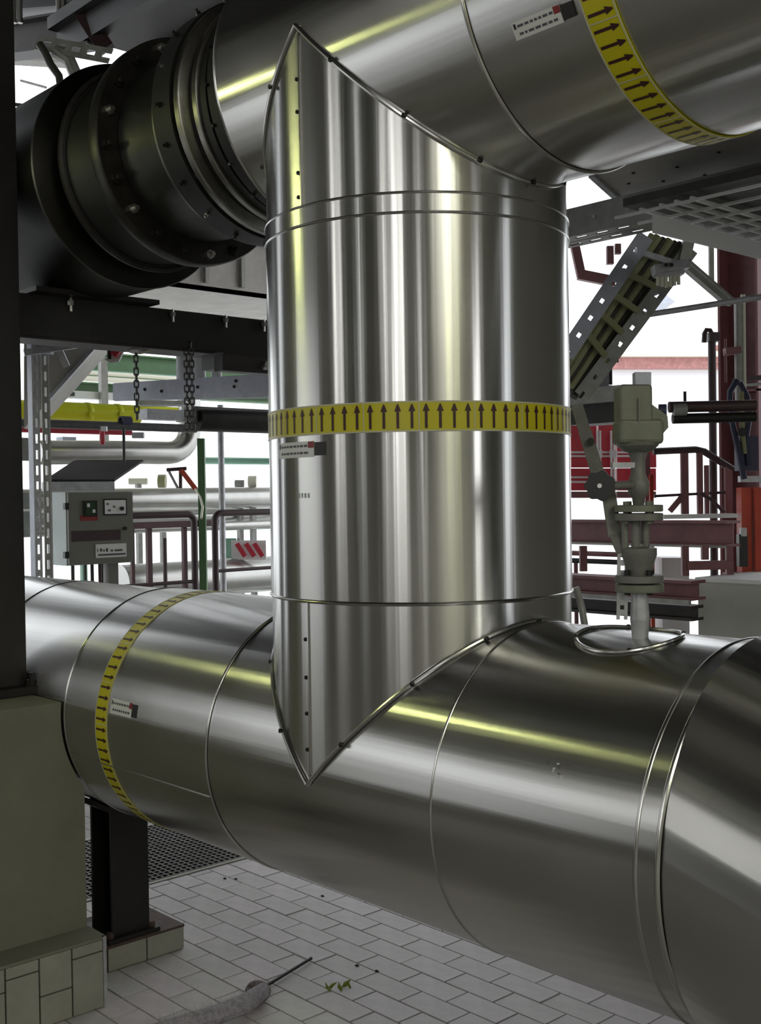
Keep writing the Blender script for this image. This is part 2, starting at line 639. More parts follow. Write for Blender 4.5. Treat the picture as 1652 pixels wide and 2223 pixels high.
lamp(-2.0, 'yellowish fluorescent lamp hung over the aisle near the black column')
lamp(6.3, 'yellowish fluorescent lamp hung over the aisle near the end wall')
lamp(4.3, 'yellowish fluorescent lamp hung over the aisle behind the photographer')

# ================================================================== LOWER PIPE
lp = thing('insulated_pipe', (0, 0, ZL), 'large aluminium-clad horizontal pipe running low across the picture, lagged, arrow tape at its far end', 'pipe')
X = V((1, 0, 0))
Z = V((0, 0, 1))


def section(name, x0, x1, zc, r, parent, material='aluminium', n=128):
    return MB().lathe((0, 0, zc), X, [(x0, r - 0.004), (x0, r), (x1, r), (x1, r - 0.004)], n).build(name, material, parent)


def bead(name, o, axis, d, r, parent, h=0.007, w=0.012, n=128, material='aluminium_edge'):
    prof = [(d - w / 2 + w * i / 6, r + h * math.sin(PI * i / 6)) for i in range(7)]
    return MB().lathe(o, axis, prof, n).build(name, material, parent)


section('jacket_section', -2.9, -1.285, ZL, R - 0.006, lp)
section('jacket_section', -1.285, -0.455, ZL, R, lp)
section('jacket_section', -0.455, 0.43, ZL, R - 0.003, lp)
section('jacket_section', 0.43, 0.975, ZL, R, lp)
section('jacket_section', 0.975, 1.022, ZL, R + 0.004, lp)
for d in (-1.285, -0.455, 0.43):
    bead('seam_bead', (0, 0, ZL), X, d, R - 0.001, lp, 0.0038, 0.008)
for d in (0.975, 1.022):
    bead('seam_bead', (0, 0, ZL), X, d, R + 0.002, lp, 0.005, 0.013)
bead('seam_bead', (0, 0, ZL), X, -1.95, R - .007, lp, 0.004, 0.01)
# mitred elbow on the right, turning down
def mitre_chain(name, pts, r, parent, material, n=128):
    """one jacket section between successive points, joined on mitre planes"""
    P = [V(q) for q in pts]
    dirs = [(P[i + 1] - P[i]).normalized() for i in range(len(P) - 1)]
    rings = []
    side = V((0, 1, 0))
    for i, q in enumerate(P):
        if i == 0:
            nn = V((1, 0, 0))
        elif i == len(P) - 1:
            nn = dirs[-1]
        else:
            nn = (dirs[i - 1] + dirs[i]).normalized()
        dd = dirs[min(i, len(dirs) - 1)]
        ring = []
        e2 = dd.cross(side)
        for k in range(n):
            t = 2 * PI * k / n
            off = r * (math.cos(t) * side + math.sin(t) * e2)
            off = off - dd * (off.dot(nn) / dd.dot(nn))
            ring.append(q + off)
        rings.append(ring)
    out = []
    for i in range(len(P) - 1):
        mb = MB()
        vs = rings[i] + rings[i + 1]
        L = (P[i + 1] - P[i]).length
        fs = [(k, (k + 1) % n, n + (k + 1) % n, n + k) for k in range(n)]
        uvs = [((0, k / n), (0, (k + 1) / n), (L, (k + 1) / n), (L, k / n)) for k in range(n)]
        mb._add(vs, fs, uvs)
        out.append(mb.build(name, material, parent))
        if i:
            MB().tube(rings[i], 0.004, 8, closed=True).build('seam_bead', 'aluminium_edge', parent)
    return out


pts = [V((1.022, 0, ZL))]
ang = 0.30
for k in range(3):
    pts.append(pts[-1] + 0.40 * V((math.cos(ang), 0, -math.sin(ang))))
    ang += 0.42
mitre_chain('elbow_gore', pts, R - 0.002, lp, 'aluminium')

# lengthwise overlap seam on the second section, low on the camera side
th = math.radians(200)
sy, sz = math.cos(math.radians(197)) * R, math.sin(math.radians(197)) * R
MB().bar((-1.28, sy * 1.003, ZL + sz * 1.003), (-0.46, sy * 1.003, ZL + sz * 1.003), 0.0045, 0.0035, (0, sy, sz)).build('lap_seam', 'aluminium_edge', lp, 0)


def arrow_mesh(name, r, length, width, material):
    """arrow lying on a cylinder of radius r (axis = local Z, on local +X side), pointing to +Z"""
    mb = MB()
    hl = length * 0.30
    def pt(s, z):
        a = s / r
        return (r * math.cos(a), r * math.sin(a), z)
    w, sh = width / 2, width * 0.20
    l2 = length / 2
    vs = [pt(-sh, -l2), pt(sh, -l2), pt(sh, l2 - hl), pt(-sh, l2 - hl), pt(-w, l2 - hl), pt(w, l2 - hl), pt(sh * .5, l2), pt(-sh * .5, l2), pt(0, l2 - hl), pt(0, -l2)]
    mb._add(vs, [(0, 9, 8, 3), (9, 1, 2, 8), (4, 3, 8, 7), (8, 2, 5, 6), (8, 6, 7)])
    return mb.build(name, material, None, 0)


def tape(o, axis, d0, d1, r, parent, count=76):
    """yellow marking tape right round a pipe, its arrows pointing along axis"""
    o, a = V(o), V(axis).normalized()
    t = MB().lathe(o, a, [(d0, r - .002), (d0, r + 0.0012), (d1, r + 0.0012), (d1, r - .002)], 160).build('arrow_tape', 'tape_yellow', parent)
    t['label'] = 'yellow marking tape with brown arrows'
    for dd in (d0 + .0015, d1 - .0015):
        MB().lathe(o, a, [(dd - .0018, r + .0015), (dd - .0018, r + .0021), (dd + .0018, r + .0021), (dd + .0018, r + .0015)], 160).build('tape_edge', 'tape_edge', t)
    src = arrow_mesh('arrow', r + 0.0022, (d1 - d0) * 0.80, 0.0165, 'arrow_brown')
    jl = MB().bar((r + .0018, 0, -(d1 - d0) / 2), (r + .0018, 0, (d1 - d0) / 2), .0026, .0007, (1, 0, 0)).build('tape_joint', 'tape_edge', None, 0)
    c = o + a * (d0 + d1) / 2
    e = V((0, 0, 1)) if abs(a.z) < 0.9 else V((1, 0, 0))
    e1 = a.cross(e).normalized()
    e2 = a.cross(e1)
    for k in range(count):
        th = 2 * PI * k / count + 0.013
        inst(src, 'arrow', t, c, quat(a, math.cos(th) * e1 + math.sin(th) * e2))
        if k % 4 == 0:
            th -= PI / count
            inst(jl, 'tape_joint', t, c, quat(a, math.cos(th) * e1 + math.sin(th) * e2))
    bpy.data.objects.remove(src)
    bpy.data.objects.remove(jl)
    return t


tape((0, 0, ZL), X, -1.075, -1.003, R, lp)


def patch(mb, o, axis, r, th0, th1, d0, d1, n=8, t=0.0012):
    """thin curved plate on a pipe, angle th measured from e1 about the axis"""
    o, a = V(o), V(axis).normalized()
    e = V((0, 0, 1)) if abs(a.z) < 0.9 else V((1, 0, 0))
    e1 = a.cross(e).normalized()
    e2 = a.cross(e1)
    vs, fs = [], []
    for k in range(n + 1):
        th = th0 + (th1 - th0) * k / n
        c = math.cos(th) * e1 + math.sin(th) * e2
        for (d, rr) in ((d0, r - t), (d0, r + t), (d1, r + t), (d1, r - t)):
            vs.append(o + a * d + c * rr)
    for k in range(n):
        for j in range(3):
            fs.append((4 * k + j, 4 * k + j + 1, 4 * k + 4 + j + 1, 4 * k + 4 + j))
    fs += [(0, 1, 2, 3), (4 * n + 3, 4 * n + 2, 4 * n + 1, 4 * n)]
    mb._add(vs, fs)
    return mb


def angle_of(o, axis, p):
    a = V(axis).normalized()
    e = V((0, 0, 1)) if abs(a.z) < 0.9 else V((1, 0, 0))
    e1 = a.cross(e).normalized()
    e2 = a.cross(e1)
    q = V(p) - V(o)
    return math.atan2(q.dot(e2), q.dot(e1)), q.dot(a)


def hit_cyl(px, py, o, axis, r):
    d = ray(px, py)
    a = V(axis).normalized()
    w0 = CAMP - V(o)
    dp = d - a * d.dot(a)
    wp = w0 - a * w0.dot(a)
    A, B, C = dp.dot(dp), dp.dot(wp), wp.dot(wp) - r * r
    D = max(0.0, B * B - A * C)
    return CAMP + d * ((-B - math.sqrt(D)) / A)


def pipe_label(o, axis, r, th, d, along, parent, lenm=0.115, h=0.038, flip=1):
    """small two-line identification label: white strip, red mark and black square. along: 'axis' or 'round' = reading direction"""
    if along == 'round':
        s = flip
        f = lambda a0, a1: (th + s * a0 / r, th + s * a1 / r)
        base = MB()
        t0, t1 = f(0, lenm * .80)
        patch(base, o, axis, r, t0, t1, d - h / 2, d + h / 2)
        pl = base.build('label_plate', 'label_white', parent, 0)
        pl['label'] = 'small white pipe label with two lines of print'
        for row in (0.22, -0.22):
            x = lenm * .09
            while x < lenm * .70:
                wdt = random.uniform(.006, .016)
                t0, t1 = f(x, min(x + wdt, lenm * .74))
                patch(MB(), o, axis, r + .0012, t0, t1, d + h * row - h * .07, d + h * row + h * .07, 2, .0005).build('print_line', 'label_print', pl, 0)
                x += wdt + .004
        t0, t1 = f(lenm * .70, lenm * .80)
        patch(MB(), o, axis, r + .0012, t0, t1, d + h * .08, d + h * .48, 2, .0006).build('red_mark', 'label_red', pl, 0)
        t0, t1 = f(lenm * .81, lenm * 1.0)
        patch(MB(), o, axis, r, t0, t1, d - h * .42, d + h * .42, 4).build('black_square', 'label_black', pl, 0)
        t0, t1 = f(lenm * .03, lenm * .065)
        patch(MB(), o, axis, r + .0012, t0, t1, d + h * .1, d + h * .40, 2, .0006).build('print_mark', 'label_black', pl, 0)
    else:
        s = flip
        hh = h / r / 2
        pl = patch(MB(), o, axis, r, th - hh, th + hh, d, d + lenm * .80, 4).build('label_plate', 'label_white', parent, 0)
        pl['label'] = 'small white pipe label with two lines of print'
        for row in (0.22, -0.22):
            x = lenm * .09
            while x < lenm * .70:
                wdt = random.uniform(.006, .016)
                patch(MB(), o, axis, r + .0012, th + (row - .07) * 2 * hh, th + (row + .07) * 2 * hh, d + x, d + min(x + wdt, lenm * .74), 2, .0005).build('print_line', 'label_print', pl, 0)
                x += wdt + .004
        patch(MB(), o, axis, r + .0012, th + s * .08 * 2 * hh, th + s * .48 * 2 * hh, d + lenm * .70, d + lenm * .80, 2, .0006).build('red_mark', 'label_red', pl, 0)
        patch(MB(), o, axis, r, th - hh * .84, th + hh * .84, d + lenm * .81, d + lenm, 4).build('black_square', 'label_black', pl, 0)
        patch(MB(), o, axis, r + .0012, th + s * .1 * 2 * hh, th + s * .4 * 2 * hh, d + lenm * .03, d + lenm * .065, 2, .0006).build('print_mark', 'label_black', pl, 0)


q0 = hit_cyl(241, 1532, (0, 0, ZL), X, R)
q1 = hit_cyl(298, 1545, (0, 0, ZL), X, R)
t0, d0 = angle_of((0, 0, ZL), X, q0)
t1, d1 = angle_of((0, 0, ZL), X, q1)
s_up = -1 if angle_of((0, 0, ZL), X, hit_cyl(241, 1512, (0, 0, ZL), X, R))[0] < t0 else 1
pipe_label((0, 0, ZL), X, R, (t0 + t1) / 2, d0, 'axis', lp, d1 - d0, 0.046, s_up)
# faint printed stamp
q0 = hit_cyl(1185, 1664, (0, 0, ZL), X, R)
t0, d0 = angle_of((0, 0, ZL), X, q0)
for k in range(9):
    a0 = t0 + random.uniform(-.035, .035)
    dd = d0 + random.uniform(0, .05)
    patch(MB(), (0, 0, ZL), X, R, a0, a0 + random.uniform(.006, .02), dd, dd + random.uniform(.003, .01), 2, .0004).build('stamp_mark', 'stamp_ink' if k % 2 else 'label_print', lp, 0)

screw_src = MB().lathe((0, 0, 0), Z, [(0, .0052), (.0022, .0048), (.0034, .003), (.0038, 0.0004)], 10, cap0=True).build('screw', 'screw_dark', None)


def screw(parent, p, n, name='screw', s=1.0):
    return inst(screw_src, name, parent, p, quat(n), (s, s, s))


# ================================================================== RISER
rs = thing('riser_pipe', (0, 0, ZL + R), 'tall vertical aluminium-clad pipe joining the lower and upper pipes, yellow arrow band round its middle', 'pipe')
zb, zt0, zt1 = 1.411, 2.338, 2.384
RR = R


def saddle(z_end, zc, sgn, r, name):
    n = 192
    mb = MB()
    rows = 10
    vs, fs, uvs = [], [], []
    for k in range(n):
        t = 2 * PI * k / n
        x, y = r * math.cos(t), r * math.sin(t)
        zv = zc + sgn * math.sqrt(max(0.0, R * R - min(y * y, R * R)))
        for i in range(rows + 1):
            z = z_end + (zv - z_end) * i / rows
            vs.append(V((x, y, z)))
    m = rows + 1
    for k in range(n):
        k2 = (k + 1) % n
        for i in range(rows):
            fs.append((k * m + i, k2 * m + i, k2 * m + i + 1, k * m + i + 1))
            z0, z1 = vs[k * m + i].z, vs[k * m + i + 1].z
            z2, z3 = vs[k2 * m + i].z, vs[k2 * m + i + 1].z
            uvs.append(((z0, k / n), (z2, (k + 1) / n), (z3, (k + 1) / n), (z1, k / n)))
    mb._add(vs, fs, uvs)
    return mb.build(name, 'aluminium', rs)


MB().lathe((0, 0, 0), Z, [(zb, R - .002), (zb, R + 0.003), (zt0, R + 0.003), (zt0, R - .002)], 160).build('jacket_section', 'aluminium', rs)
MB().lathe((0, 0, 0), Z, [(zt0, R + 0.001), (zt0, R + 0.0045), (zt1, R + 0.0045), (zt1, R + 0.001)], 160).build('collar', 'aluminium', rs)
saddle(zb + .004, ZL, 1, R, 'lower_saddle')
saddle(zt1 - .004, ZU, -1, R, 'upper_saddle')
bead('seam_bead', (0, 0, 0), Z, zb, R + .001, rs, .006, .011)
bead('seam_bead', (0, 0, 0), Z, zt0, R + .003, rs, .004, .008)
bead('seam_bead', (0, 0, 0), Z, zt1, R + .002, rs, .005, .009)
for zc, sg, nm in ((ZL, 1, 'lower'), (ZU, -1, 'upper')):
    for half in (0, 1):
        path = []
        n = 64
        for i in range(n + 1):
            t = -PI / 2 + PI * i / n + half * PI
            x, y = (R + .004) * math.cos(t), (R + .004) * math.sin(t)
            zv = zc + sg * (R * abs(math.cos(t)) + .002)
            path.append((x, y, zv))
        MB().tube(path, 0.0058, 8).build('mitre_trim', 'aluminium_edge', rs)
        for i in (6, 15, 24, 32, 40, 49, 58):
            q = V(path[i])
            nn = V((q.x, q.y, 0)).normalized()
            screw(rs, q + nn * .007, nn, s=1.25)
# vertical lap seams of the saddles
for z0, z1, scr in ((ZL + .005, zb, (1.04, 1.13, 1.22, 1.315)), (zt1, ZU - .005, (2.41, 2.47, 2.62, 2.70))):
    a = math.radians(-88.5)
    q = V((math.cos(a), math.sin(a), 0))
    MB().bar(q * (R + .002) + V((0, 0, z0)), q * (R + .002) + V((0, 0, z1)), .004, .004, q).build('lap_seam', 'aluminium_edge', rs, 0)
    a2 = math.radians(-90)
    q2 = V((math.cos(a2), math.sin(a2), 0))
    for z in scr:
        screw(rs, q2 * (R + .002) + V((0, 0, z)), q2)
tape((0, 0, 0), Z, 1.8205, 1.8925, R + .003, rs)
q0 = hit_cyl(609, 980, (0, 0, 0), Z, R)
q1 = hit_cyl(711, 980, (0, 0, 0), Z, R)
t0, d0 = angle_of((0, 0, 0), Z, q0)
t1, d1 = angle_of((0, 0, 0), Z, q1)
dt = (t1 - t0 + PI) % (2 * PI) - PI
pipe_label((0, 0, 0), Z, R + .003, t0, d0, 'round', rs, abs(dt) * R, 0.039, 1 if dt > 0 else -1)
q0 = hit_cyl(650, 1076, (0, 0, 0), Z, R)
t0, d0 = angle_of((0, 0, 0), Z, q0)
for k in range(4):
    patch(MB(), (0, 0, 0), Z, R + .003, t0 + k * .03, t0 + k * .03 + .018, d0 - .006, d0 + .006, 2, .0003).build('stamp_mark', 'stamp_ink_green', rs, 0)

# ================================================================== UPPER PIPE
upipe = thing('insulated_pipe', (0, 0, ZU), 'large aluminium-clad horizontal pipe overhead at top right, above the riser', 'pipe')
section('jacket_section', -0.36, 0.545, ZU, R, upipe)
section('jacket_section', 0.545, 3.2, ZU, R - 0.003, upipe)
bead('seam_bead', (0, 0, ZU), X, 0.545, R - .001, upipe, .005, .011)
bead('end_bead', (0, 0, ZU), X, -0.357, R - .001, upipe, .004, .01)
MB().lathe((0, 0, ZU), X, [(-0.36, R), (-0.362, R - .002), (-0.362, 0.25)], 128).build('end_plate', 'flange_black', upipe)
bead('seam_bead', (0, 0, ZU), X, 1.9, R - .003, upipe, .005, .011)
xa = hit_cyl(1264, 20, (0, 0, ZU), X, R).x
xb = hit_cyl(1337, 20, (0, 0, ZU), X, R).x
tape((0, 0, ZU), X, xa, xa + 0.074, R, upipe)
q0 = hit_cyl(1114, 66, (0, 0, ZU), X, R)
q1 = hit_cyl(1247, 22, (0, 0, ZU), X, R)
t0, d0 = angle_of((0, 0, ZU), X, q0)
t1, d1 = angle_of((0, 0, ZU), X, q1)
s_up = -1 if angle_of((0, 0, ZU), X, hit_cyl(1114, 50, (0, 0, ZU), X, R))[0] < t0 else 1
pipe_label((0, 0, ZU), X, R, (t0 + t1) / 2, d0, 'axis', upipe, d1 - d0, 0.036, s_up)

# ------------------------------------------------------------------ flanged valve left of the upper pipe
fv = thing('flanged_pipe_joint', (-0.8, 0, ZU - 0.36), 'dark bolted flange stack with a bright steel spool left of the upper pipe', 'flange')


def ringpart(name, prof, material, parent=fv, n=96):
    return MB().lathe((0, 0, ZU), X, prof, n).build(name, material, parent, 40)


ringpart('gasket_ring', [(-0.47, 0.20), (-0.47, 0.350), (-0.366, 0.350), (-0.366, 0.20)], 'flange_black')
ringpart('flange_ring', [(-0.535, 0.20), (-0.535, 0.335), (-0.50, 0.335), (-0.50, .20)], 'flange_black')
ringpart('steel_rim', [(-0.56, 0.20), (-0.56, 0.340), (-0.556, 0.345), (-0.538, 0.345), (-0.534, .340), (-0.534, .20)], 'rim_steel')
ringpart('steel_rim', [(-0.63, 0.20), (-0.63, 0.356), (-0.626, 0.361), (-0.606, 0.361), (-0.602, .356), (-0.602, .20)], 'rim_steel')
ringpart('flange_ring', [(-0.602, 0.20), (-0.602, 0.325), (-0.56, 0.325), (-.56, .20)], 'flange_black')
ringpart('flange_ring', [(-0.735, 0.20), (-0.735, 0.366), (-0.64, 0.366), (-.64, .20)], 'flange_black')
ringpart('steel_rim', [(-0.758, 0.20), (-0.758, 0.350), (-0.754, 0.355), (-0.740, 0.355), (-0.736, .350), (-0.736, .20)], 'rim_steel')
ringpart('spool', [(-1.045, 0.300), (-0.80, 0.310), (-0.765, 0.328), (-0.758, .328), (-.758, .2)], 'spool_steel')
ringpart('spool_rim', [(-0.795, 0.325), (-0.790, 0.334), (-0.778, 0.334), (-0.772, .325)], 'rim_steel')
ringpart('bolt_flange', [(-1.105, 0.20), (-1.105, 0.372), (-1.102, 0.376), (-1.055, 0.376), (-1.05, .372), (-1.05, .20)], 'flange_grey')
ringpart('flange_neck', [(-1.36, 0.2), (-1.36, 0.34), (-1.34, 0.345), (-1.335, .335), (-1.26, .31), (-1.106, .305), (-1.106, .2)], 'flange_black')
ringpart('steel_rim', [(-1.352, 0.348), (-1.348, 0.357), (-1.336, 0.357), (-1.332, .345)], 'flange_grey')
bolt_src = MB().cyl((0, 0, -0.001), (0, 0, 0.016), 0.0165, 6).cyl((0, 0, .016), (0, 0, .034), .0085, 10).build('bolt', 'bolt_zinc', None)
bolt_dark = MB().cyl((0, 0, -0.001), (0, 0, 0.016), 0.0185, 6).cyl((0, 0, .016), (0, 0, .036), .010, 10).build('bolt', 'flange_grey', None)
for k in range(20):
    t = 2 * PI * (k + .35) / 20
    c = V((0, math.cos(t), math.sin(t)))
    inst(bolt_dark if k % 3 else bolt_src, 'bolt', fv, V((-1.05, 0, ZU)) + c * .342, quat(X))
for k in range(20):
    t = 2 * PI * (k + .1) / 20
    c = V((0, math.cos(t), math.sin(t)))
    inst(bolt_src if k % 4 == 0 else bolt_dark, 'bolt', fv, V((-0.64, 0, ZU)) + c * .345, quat(X), (.7, .7, .6))
    inst(bolt_dark, 'bolt', fv, V((-1.105, 0, ZU)) + c * .342, quat(-X), (.8, .8, 1.2))
    inst(bolt_src if k % 5 == 2 else bolt_dark, 'bolt', fv, V((-0.366, 0, ZU)) + c * .33 - X * .1, quat(c), (.5, .5, .8))
    inst(bolt_src if k % 4 == 1 else bolt_dark, 'bolt', fv, V((-0.69, 0, ZU)) + c * .366, quat(c), (.45, .45, .5))

dp = thing('dark_clad_pipe', (-2.5, 0, ZU), 'dark painted clad pipe continuing past the flange stack towards the black column', 'pipe')
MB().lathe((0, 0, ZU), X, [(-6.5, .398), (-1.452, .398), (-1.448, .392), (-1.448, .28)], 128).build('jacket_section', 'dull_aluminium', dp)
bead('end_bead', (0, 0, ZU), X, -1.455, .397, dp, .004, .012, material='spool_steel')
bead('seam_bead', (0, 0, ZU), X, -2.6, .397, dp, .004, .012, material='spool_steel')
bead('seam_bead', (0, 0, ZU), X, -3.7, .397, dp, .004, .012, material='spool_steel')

# ------------------------------------------------------------------ support beam under the upper pipe
sb = thing('steel_beam', (-1.9, 0.5, 2.28), 'dark steel beam carrying the upper pipe, between the black column and the riser', 'beam')
MB().ibeam((-1.88, -0.62, 2.355), (-1.88, 3.4, 2.355), 0.165, 0.16, 0.014, 0.012).build('beam_profile', 'brown_black_paint', sb, 0)
MB().bx((-1.80, -0.40, 2.282), (-1.795, 1.6, 2.43)).build('web_plate', 'black_paint', sb, 0)
for y in (-0.09, 0.36, 0.62, 0.82):
    MB().cyl((-1.785, y, 2.436), (-1.785, y, 2.385), .006, 8).cyl((-1.785, y, 2.425), (-1.785, y, 2.408), .013, 6).build('bolt', 'bolt_zinc', sb)
MB().bx((-1.93, -0.26, 2.4375), (-1.72, 0.26, 2.455)).build('saddle_plate', 'black_paint', sb, 0)
# bracket block hanging under the beam near the riser
br = thing('hoist_trolley', (-1.75, 0.62, 2.27), 'dark trolley block clamped below the beam close to the riser', 'trolley')
MB().bx((-1.82, 0.52, 2.20), (-1.66, 0.76, 2.265)).build('side_plate', 'black_paint', br, 0)
MB().bx((-1.70, 0.50, 2.185), (-1.64, 1.2, 2.25)).build('trolley_arm', 'brown_black_paint', br, 0)
MB().cyl((-1.63, .70, 2.215), (-1.60, .70, 2.215), .018, 12).build('pin', 'bolt_zinc', br)

# ------------------------------------------------------------------ black column on the plinth
bc = thing('steel_column', (-1.62, -0.55, 1.0), 'black steel column standing on the plinth at the left edge', 'column')
MB().ibeam((-1.66, -0.512, 1.03), (-1.66, -0.512, 4.95), 0.20, 0.22, 0.016, 0.012, (1, 0, 0)).build('column_profile', 'black_paint', bc, 0)
MB().bx((-1.82, -0.68, 1.003), (-1.50, -0.335, 1.030)).build('base_plate', 'black_paint', bc, 0)
for (x, y) in ((-1.53, -.40), (-1.53, -.62), (-1.79, -.4)):
    MB().cyl((x, y, 1.03), (x, y, 1.05), .016, 6).cyl((x, y, 1.05), (x, y, 1.075), .009, 8).build('anchor_bolt', 'flange_grey', bc)

# ------------------------------------------------------------------ plinth with tiled foot
pl = thing('concrete_plinth', (-1.8, -0.8, 0), 'olive grey rendered plinth with a tiled foot at the lower left', 'plinth')
prof = [(-1.6, 0.0), (-0.328, 0.0)]
a0 = math.asin(-0.235 / 0.407)
RP = R + 0.006
zlow = -math.sqrt(RP * RP - 0.328 ** 2)
ang0 = math.atan2(zlow, -0.328)
ang1 = math.atan2(0.05, -math.sqrt(RP * RP - .05 ** 2)) - 2 * PI
ang0 = ang0
for k in range(15):
    t = ang0 + (ang1 - ang0) * k / 14
    prof.append((RP * math.cos(t), ZL + RP * math.sin(t)))
prof.append((-1.6, ZL + 0.05))
MB().prism([(-1.298, y, z) for y, z in prof], (-1.2, 0, 0)).build('plinth_block', 'plinth_render', pl, 0)
MB().bx((-2.45, -1.6, 0), (-1.185, -0.325, 0.222)).build('foot_core', 'grout', pl, 0)
MB().bx((-2.45, -1.6, 0.2225), (-1.178, -0.322, 0.232)).build('foot_ledge', 'plinth_render', pl, 0)
w = 0.1125
yy = -0.338
col_i = 0
while yy > -1.0:
    split = (0.150, 0.10, 0.185)[col_i % 3] if col_i else 0.187
    for (z0, z1) in ((0.003, split - .003), (split + .002, .2215)):
        MB().bx((-1.186, yy - w + .006, z0), (-1.176, yy, z1)).build('tile', 'skirting_tile', pl, 0)
    yy -= w
    col_i += 1
MB().bx((-1.186, -0.336, 0), (-1.1745, -0.324, 0.232)).build('corner_angle', 'galvanised', pl, 0)

# ------------------------------------------------------------------ post under the lower pipe
po = thing('pipe_support_post', (-1.52, -0.05, 0), 'dark steel post on a tiled pad under the lower pipe', 'post')
MB().bx((-1.72, -0.19, 0), (-1.415, 0.122, 0.083)).build('pad_core', 'grout', po, 0)
MB().bx((-1.725, -0.193, 0.0835), (-1.409, 0.126, 0.092)).build('pad_top', 'rusty_red', po, 0)
for (y0, y1) in ((-0.188, -.036), (-.030, .12)):
    MB().bx((-1.416, y0, 0.004), (-1.409, y1, 0.083)).build('tile', 'skirting_tile', po, 0)
for (x0, x1) in ((-1.72, -1.57), (-1.564, -1.418)):
    MB().bx((x0, .121, .004), (x1, .128, .083)).build('tile', 'skirting_tile', po, 0)
MB().ibeam((-1.52, -0.075, 0.105), (-1.52, -0.075, 0.585), 0.15, 0.15, 0.012, 0.009, (1, 0, 0)).build('post_profile', 'black_paint', po, 0)
MB().bx((-1.64, -0.18, .092), (-1.42, 0.03, .106)).build('foot_plate', 'black_paint', po, 0)
cp = MB()
mbp = []
for k in range(13):
    t = -PI / 2 - .62 + 1.0 * k / 12
    mbp.append((R + .002) * V((0, math.cos(t), math.sin(t))) + V((0, 0, ZL)))
low = [V((0, q.y, q.z - .02)) for q in mbp][::-1]
MB().prism([q + V((-1.62, 0, 0)) for q in mbp] + [q + V((-1.62, 0, 0)) for q in low], (0.21, 0, 0)).build('saddle_plate', 'black_paint', po, 0)
for (x, y) in ((-1.445, 0.01), (-1.445, -.16)):
    MB().cyl((x, y, .106), (x, y, .125), .013, 6).build('anchor_bolt', 'rusty_red', po)

# ------------------------------------------------------------------ grating in the floor
gr = thing('floor_grating', (-2.5, 0.5, -0.01), 'steel mesh floor grating behind the support post', 'grating')
MB().bx((-2.93, 0.0, -0.0085), (-2.13, 0.945, -0.005)).build('pit', 'pit_black', gr, 0)
k = 0
y = 0.02
while y < 0.935:
    MB().bx((-2.91, y - .0035, -.004), (-2.15, y + .0035, .004)).build('bearing_bar', 'steel_grating', gr, 0)
    y += 0.030
x = -2.90
while x < -2.145:
    MB().bx((x - .003, 0.015, -.003), (x + .003, 0.932, .0047)).build('cross_bar', 'steel_grating', gr, 0)
    x += 0.034
for lo, hi in (((-2.935, -.0, -.006), (-2.91, .95, .003)), ((-2.15, -.0, -.006), (-2.125, .95, .003)), ((-2.935, .932, -.006), (-2.125, .955, .003))):
    MB().bx(lo, hi).build('frame_bar', 'skirting_tile', gr, 0)
# BACKGROUND
# ================================================================== RIGHT: VALVE ON THE LOWER PIPE
def vpost(px, py0, py1, d):
    """vertical line through a pixel column: returns (bottom, top)"""
    b = at(px, (py0 + py1) / 2, d)
    z1 = at(px, py0, d).z
    z0 = at(px, py1, d).z
    return V((b.x, b.y, z0)), V((b.x, b.y, z1))


def xline(px0, py0, px1, yp):
    a = on(px0, py0, 'y', yp)
    b = on(px1, py0, 'y', yp)
    return a, V((b.x, yp, a.z))


def yline(px0, py0, px1, xp):
    a = on(px0, py0, 'x', xp)
    b = on(px1, py0, 'x', xp)
    return a, V((xp, b.y, a.z))


NX, NY = 0.75, -0.06
ND = (V((NX, NY, 1.5)) - CAMP).dot(FW)


def nz(py):
    return at(1392, py, ND).z


pm = ND / F
cv = thing('control_valve', (NX, NY, ZL + R), 'small grey green control valve with flanges, yoke and actuator on top of the lower pipe', 'valve')
A = V((NX, NY, 0))


def vl(name, prof, material, n=32, parent=cv):
    return MB().lathe(A, Z, [(nz(py), r * pm) for py, r in prof], n).build(name, material, parent, 40)


MB().cyl(A + Z * (ZL + R - .03), A + Z * nz(1345), 15 * pm, 24, 21 * pm).build('nozzle', 'galvanised', cv)
MB().cyl(A + Z * nz(1345), A + Z * nz(1283), 21 * pm, 24, 17 * pm).build('nozzle_neck', 'galvanised', cv)
vl('flange', [(1284, 6), (1284, 50), (1283, 52), (1268, 52), (1267, 50), (1267, 6)], 'valve_green')
vl('flange', [(1264, 6), (1264, 50), (1263, 52), (1249, 52), (1248, 50), (1248, 6)], 'valve_grey')
vl('bonnet', [(1248, 26), (1232, 30), (1215, 34), (1205, 38), (1190, 38), (1188, 30), (1186, 14), (1180, 12)], 'valve_grey')
vl('flange', [(1130, 6), (1130, 50), (1129, 52), (1115, 52), (1114, 50), (1114, 6)], 'valve_grey')
vl('flange', [(1111, 6), (1111, 50), (1110, 52), (1097, 52), (1096, 50), (1096, 6)], 'valve_green')
for (dx, dy) in ((-.9, .3), (.9, -.3), (.2, .9), (-.2, -.9)):
    q = A + V((dx, dy, 0)) * 38 * pm
    MB().cyl(q + Z * nz(1290), q + Z * nz(1236), 6 * pm, 6).build('stud', 'flange_black', cv)
    MB().cyl(q + Z * nz(1136), q + Z * nz(1088), 7 * pm, 6).build('stud', 'valve_green', cv)
sd = RT
for k, q in enumerate((-30, -8, 14)):
    o_ = A + sd * q * pm - FW * (6 * pm if k == 1 else 0)
    MB().cyl(o_ + Z * nz(1196), o_ + Z * nz(1128), (8, 10, 9)[k] * pm, 12).build('yoke_rod', 'valve_grey', cv)
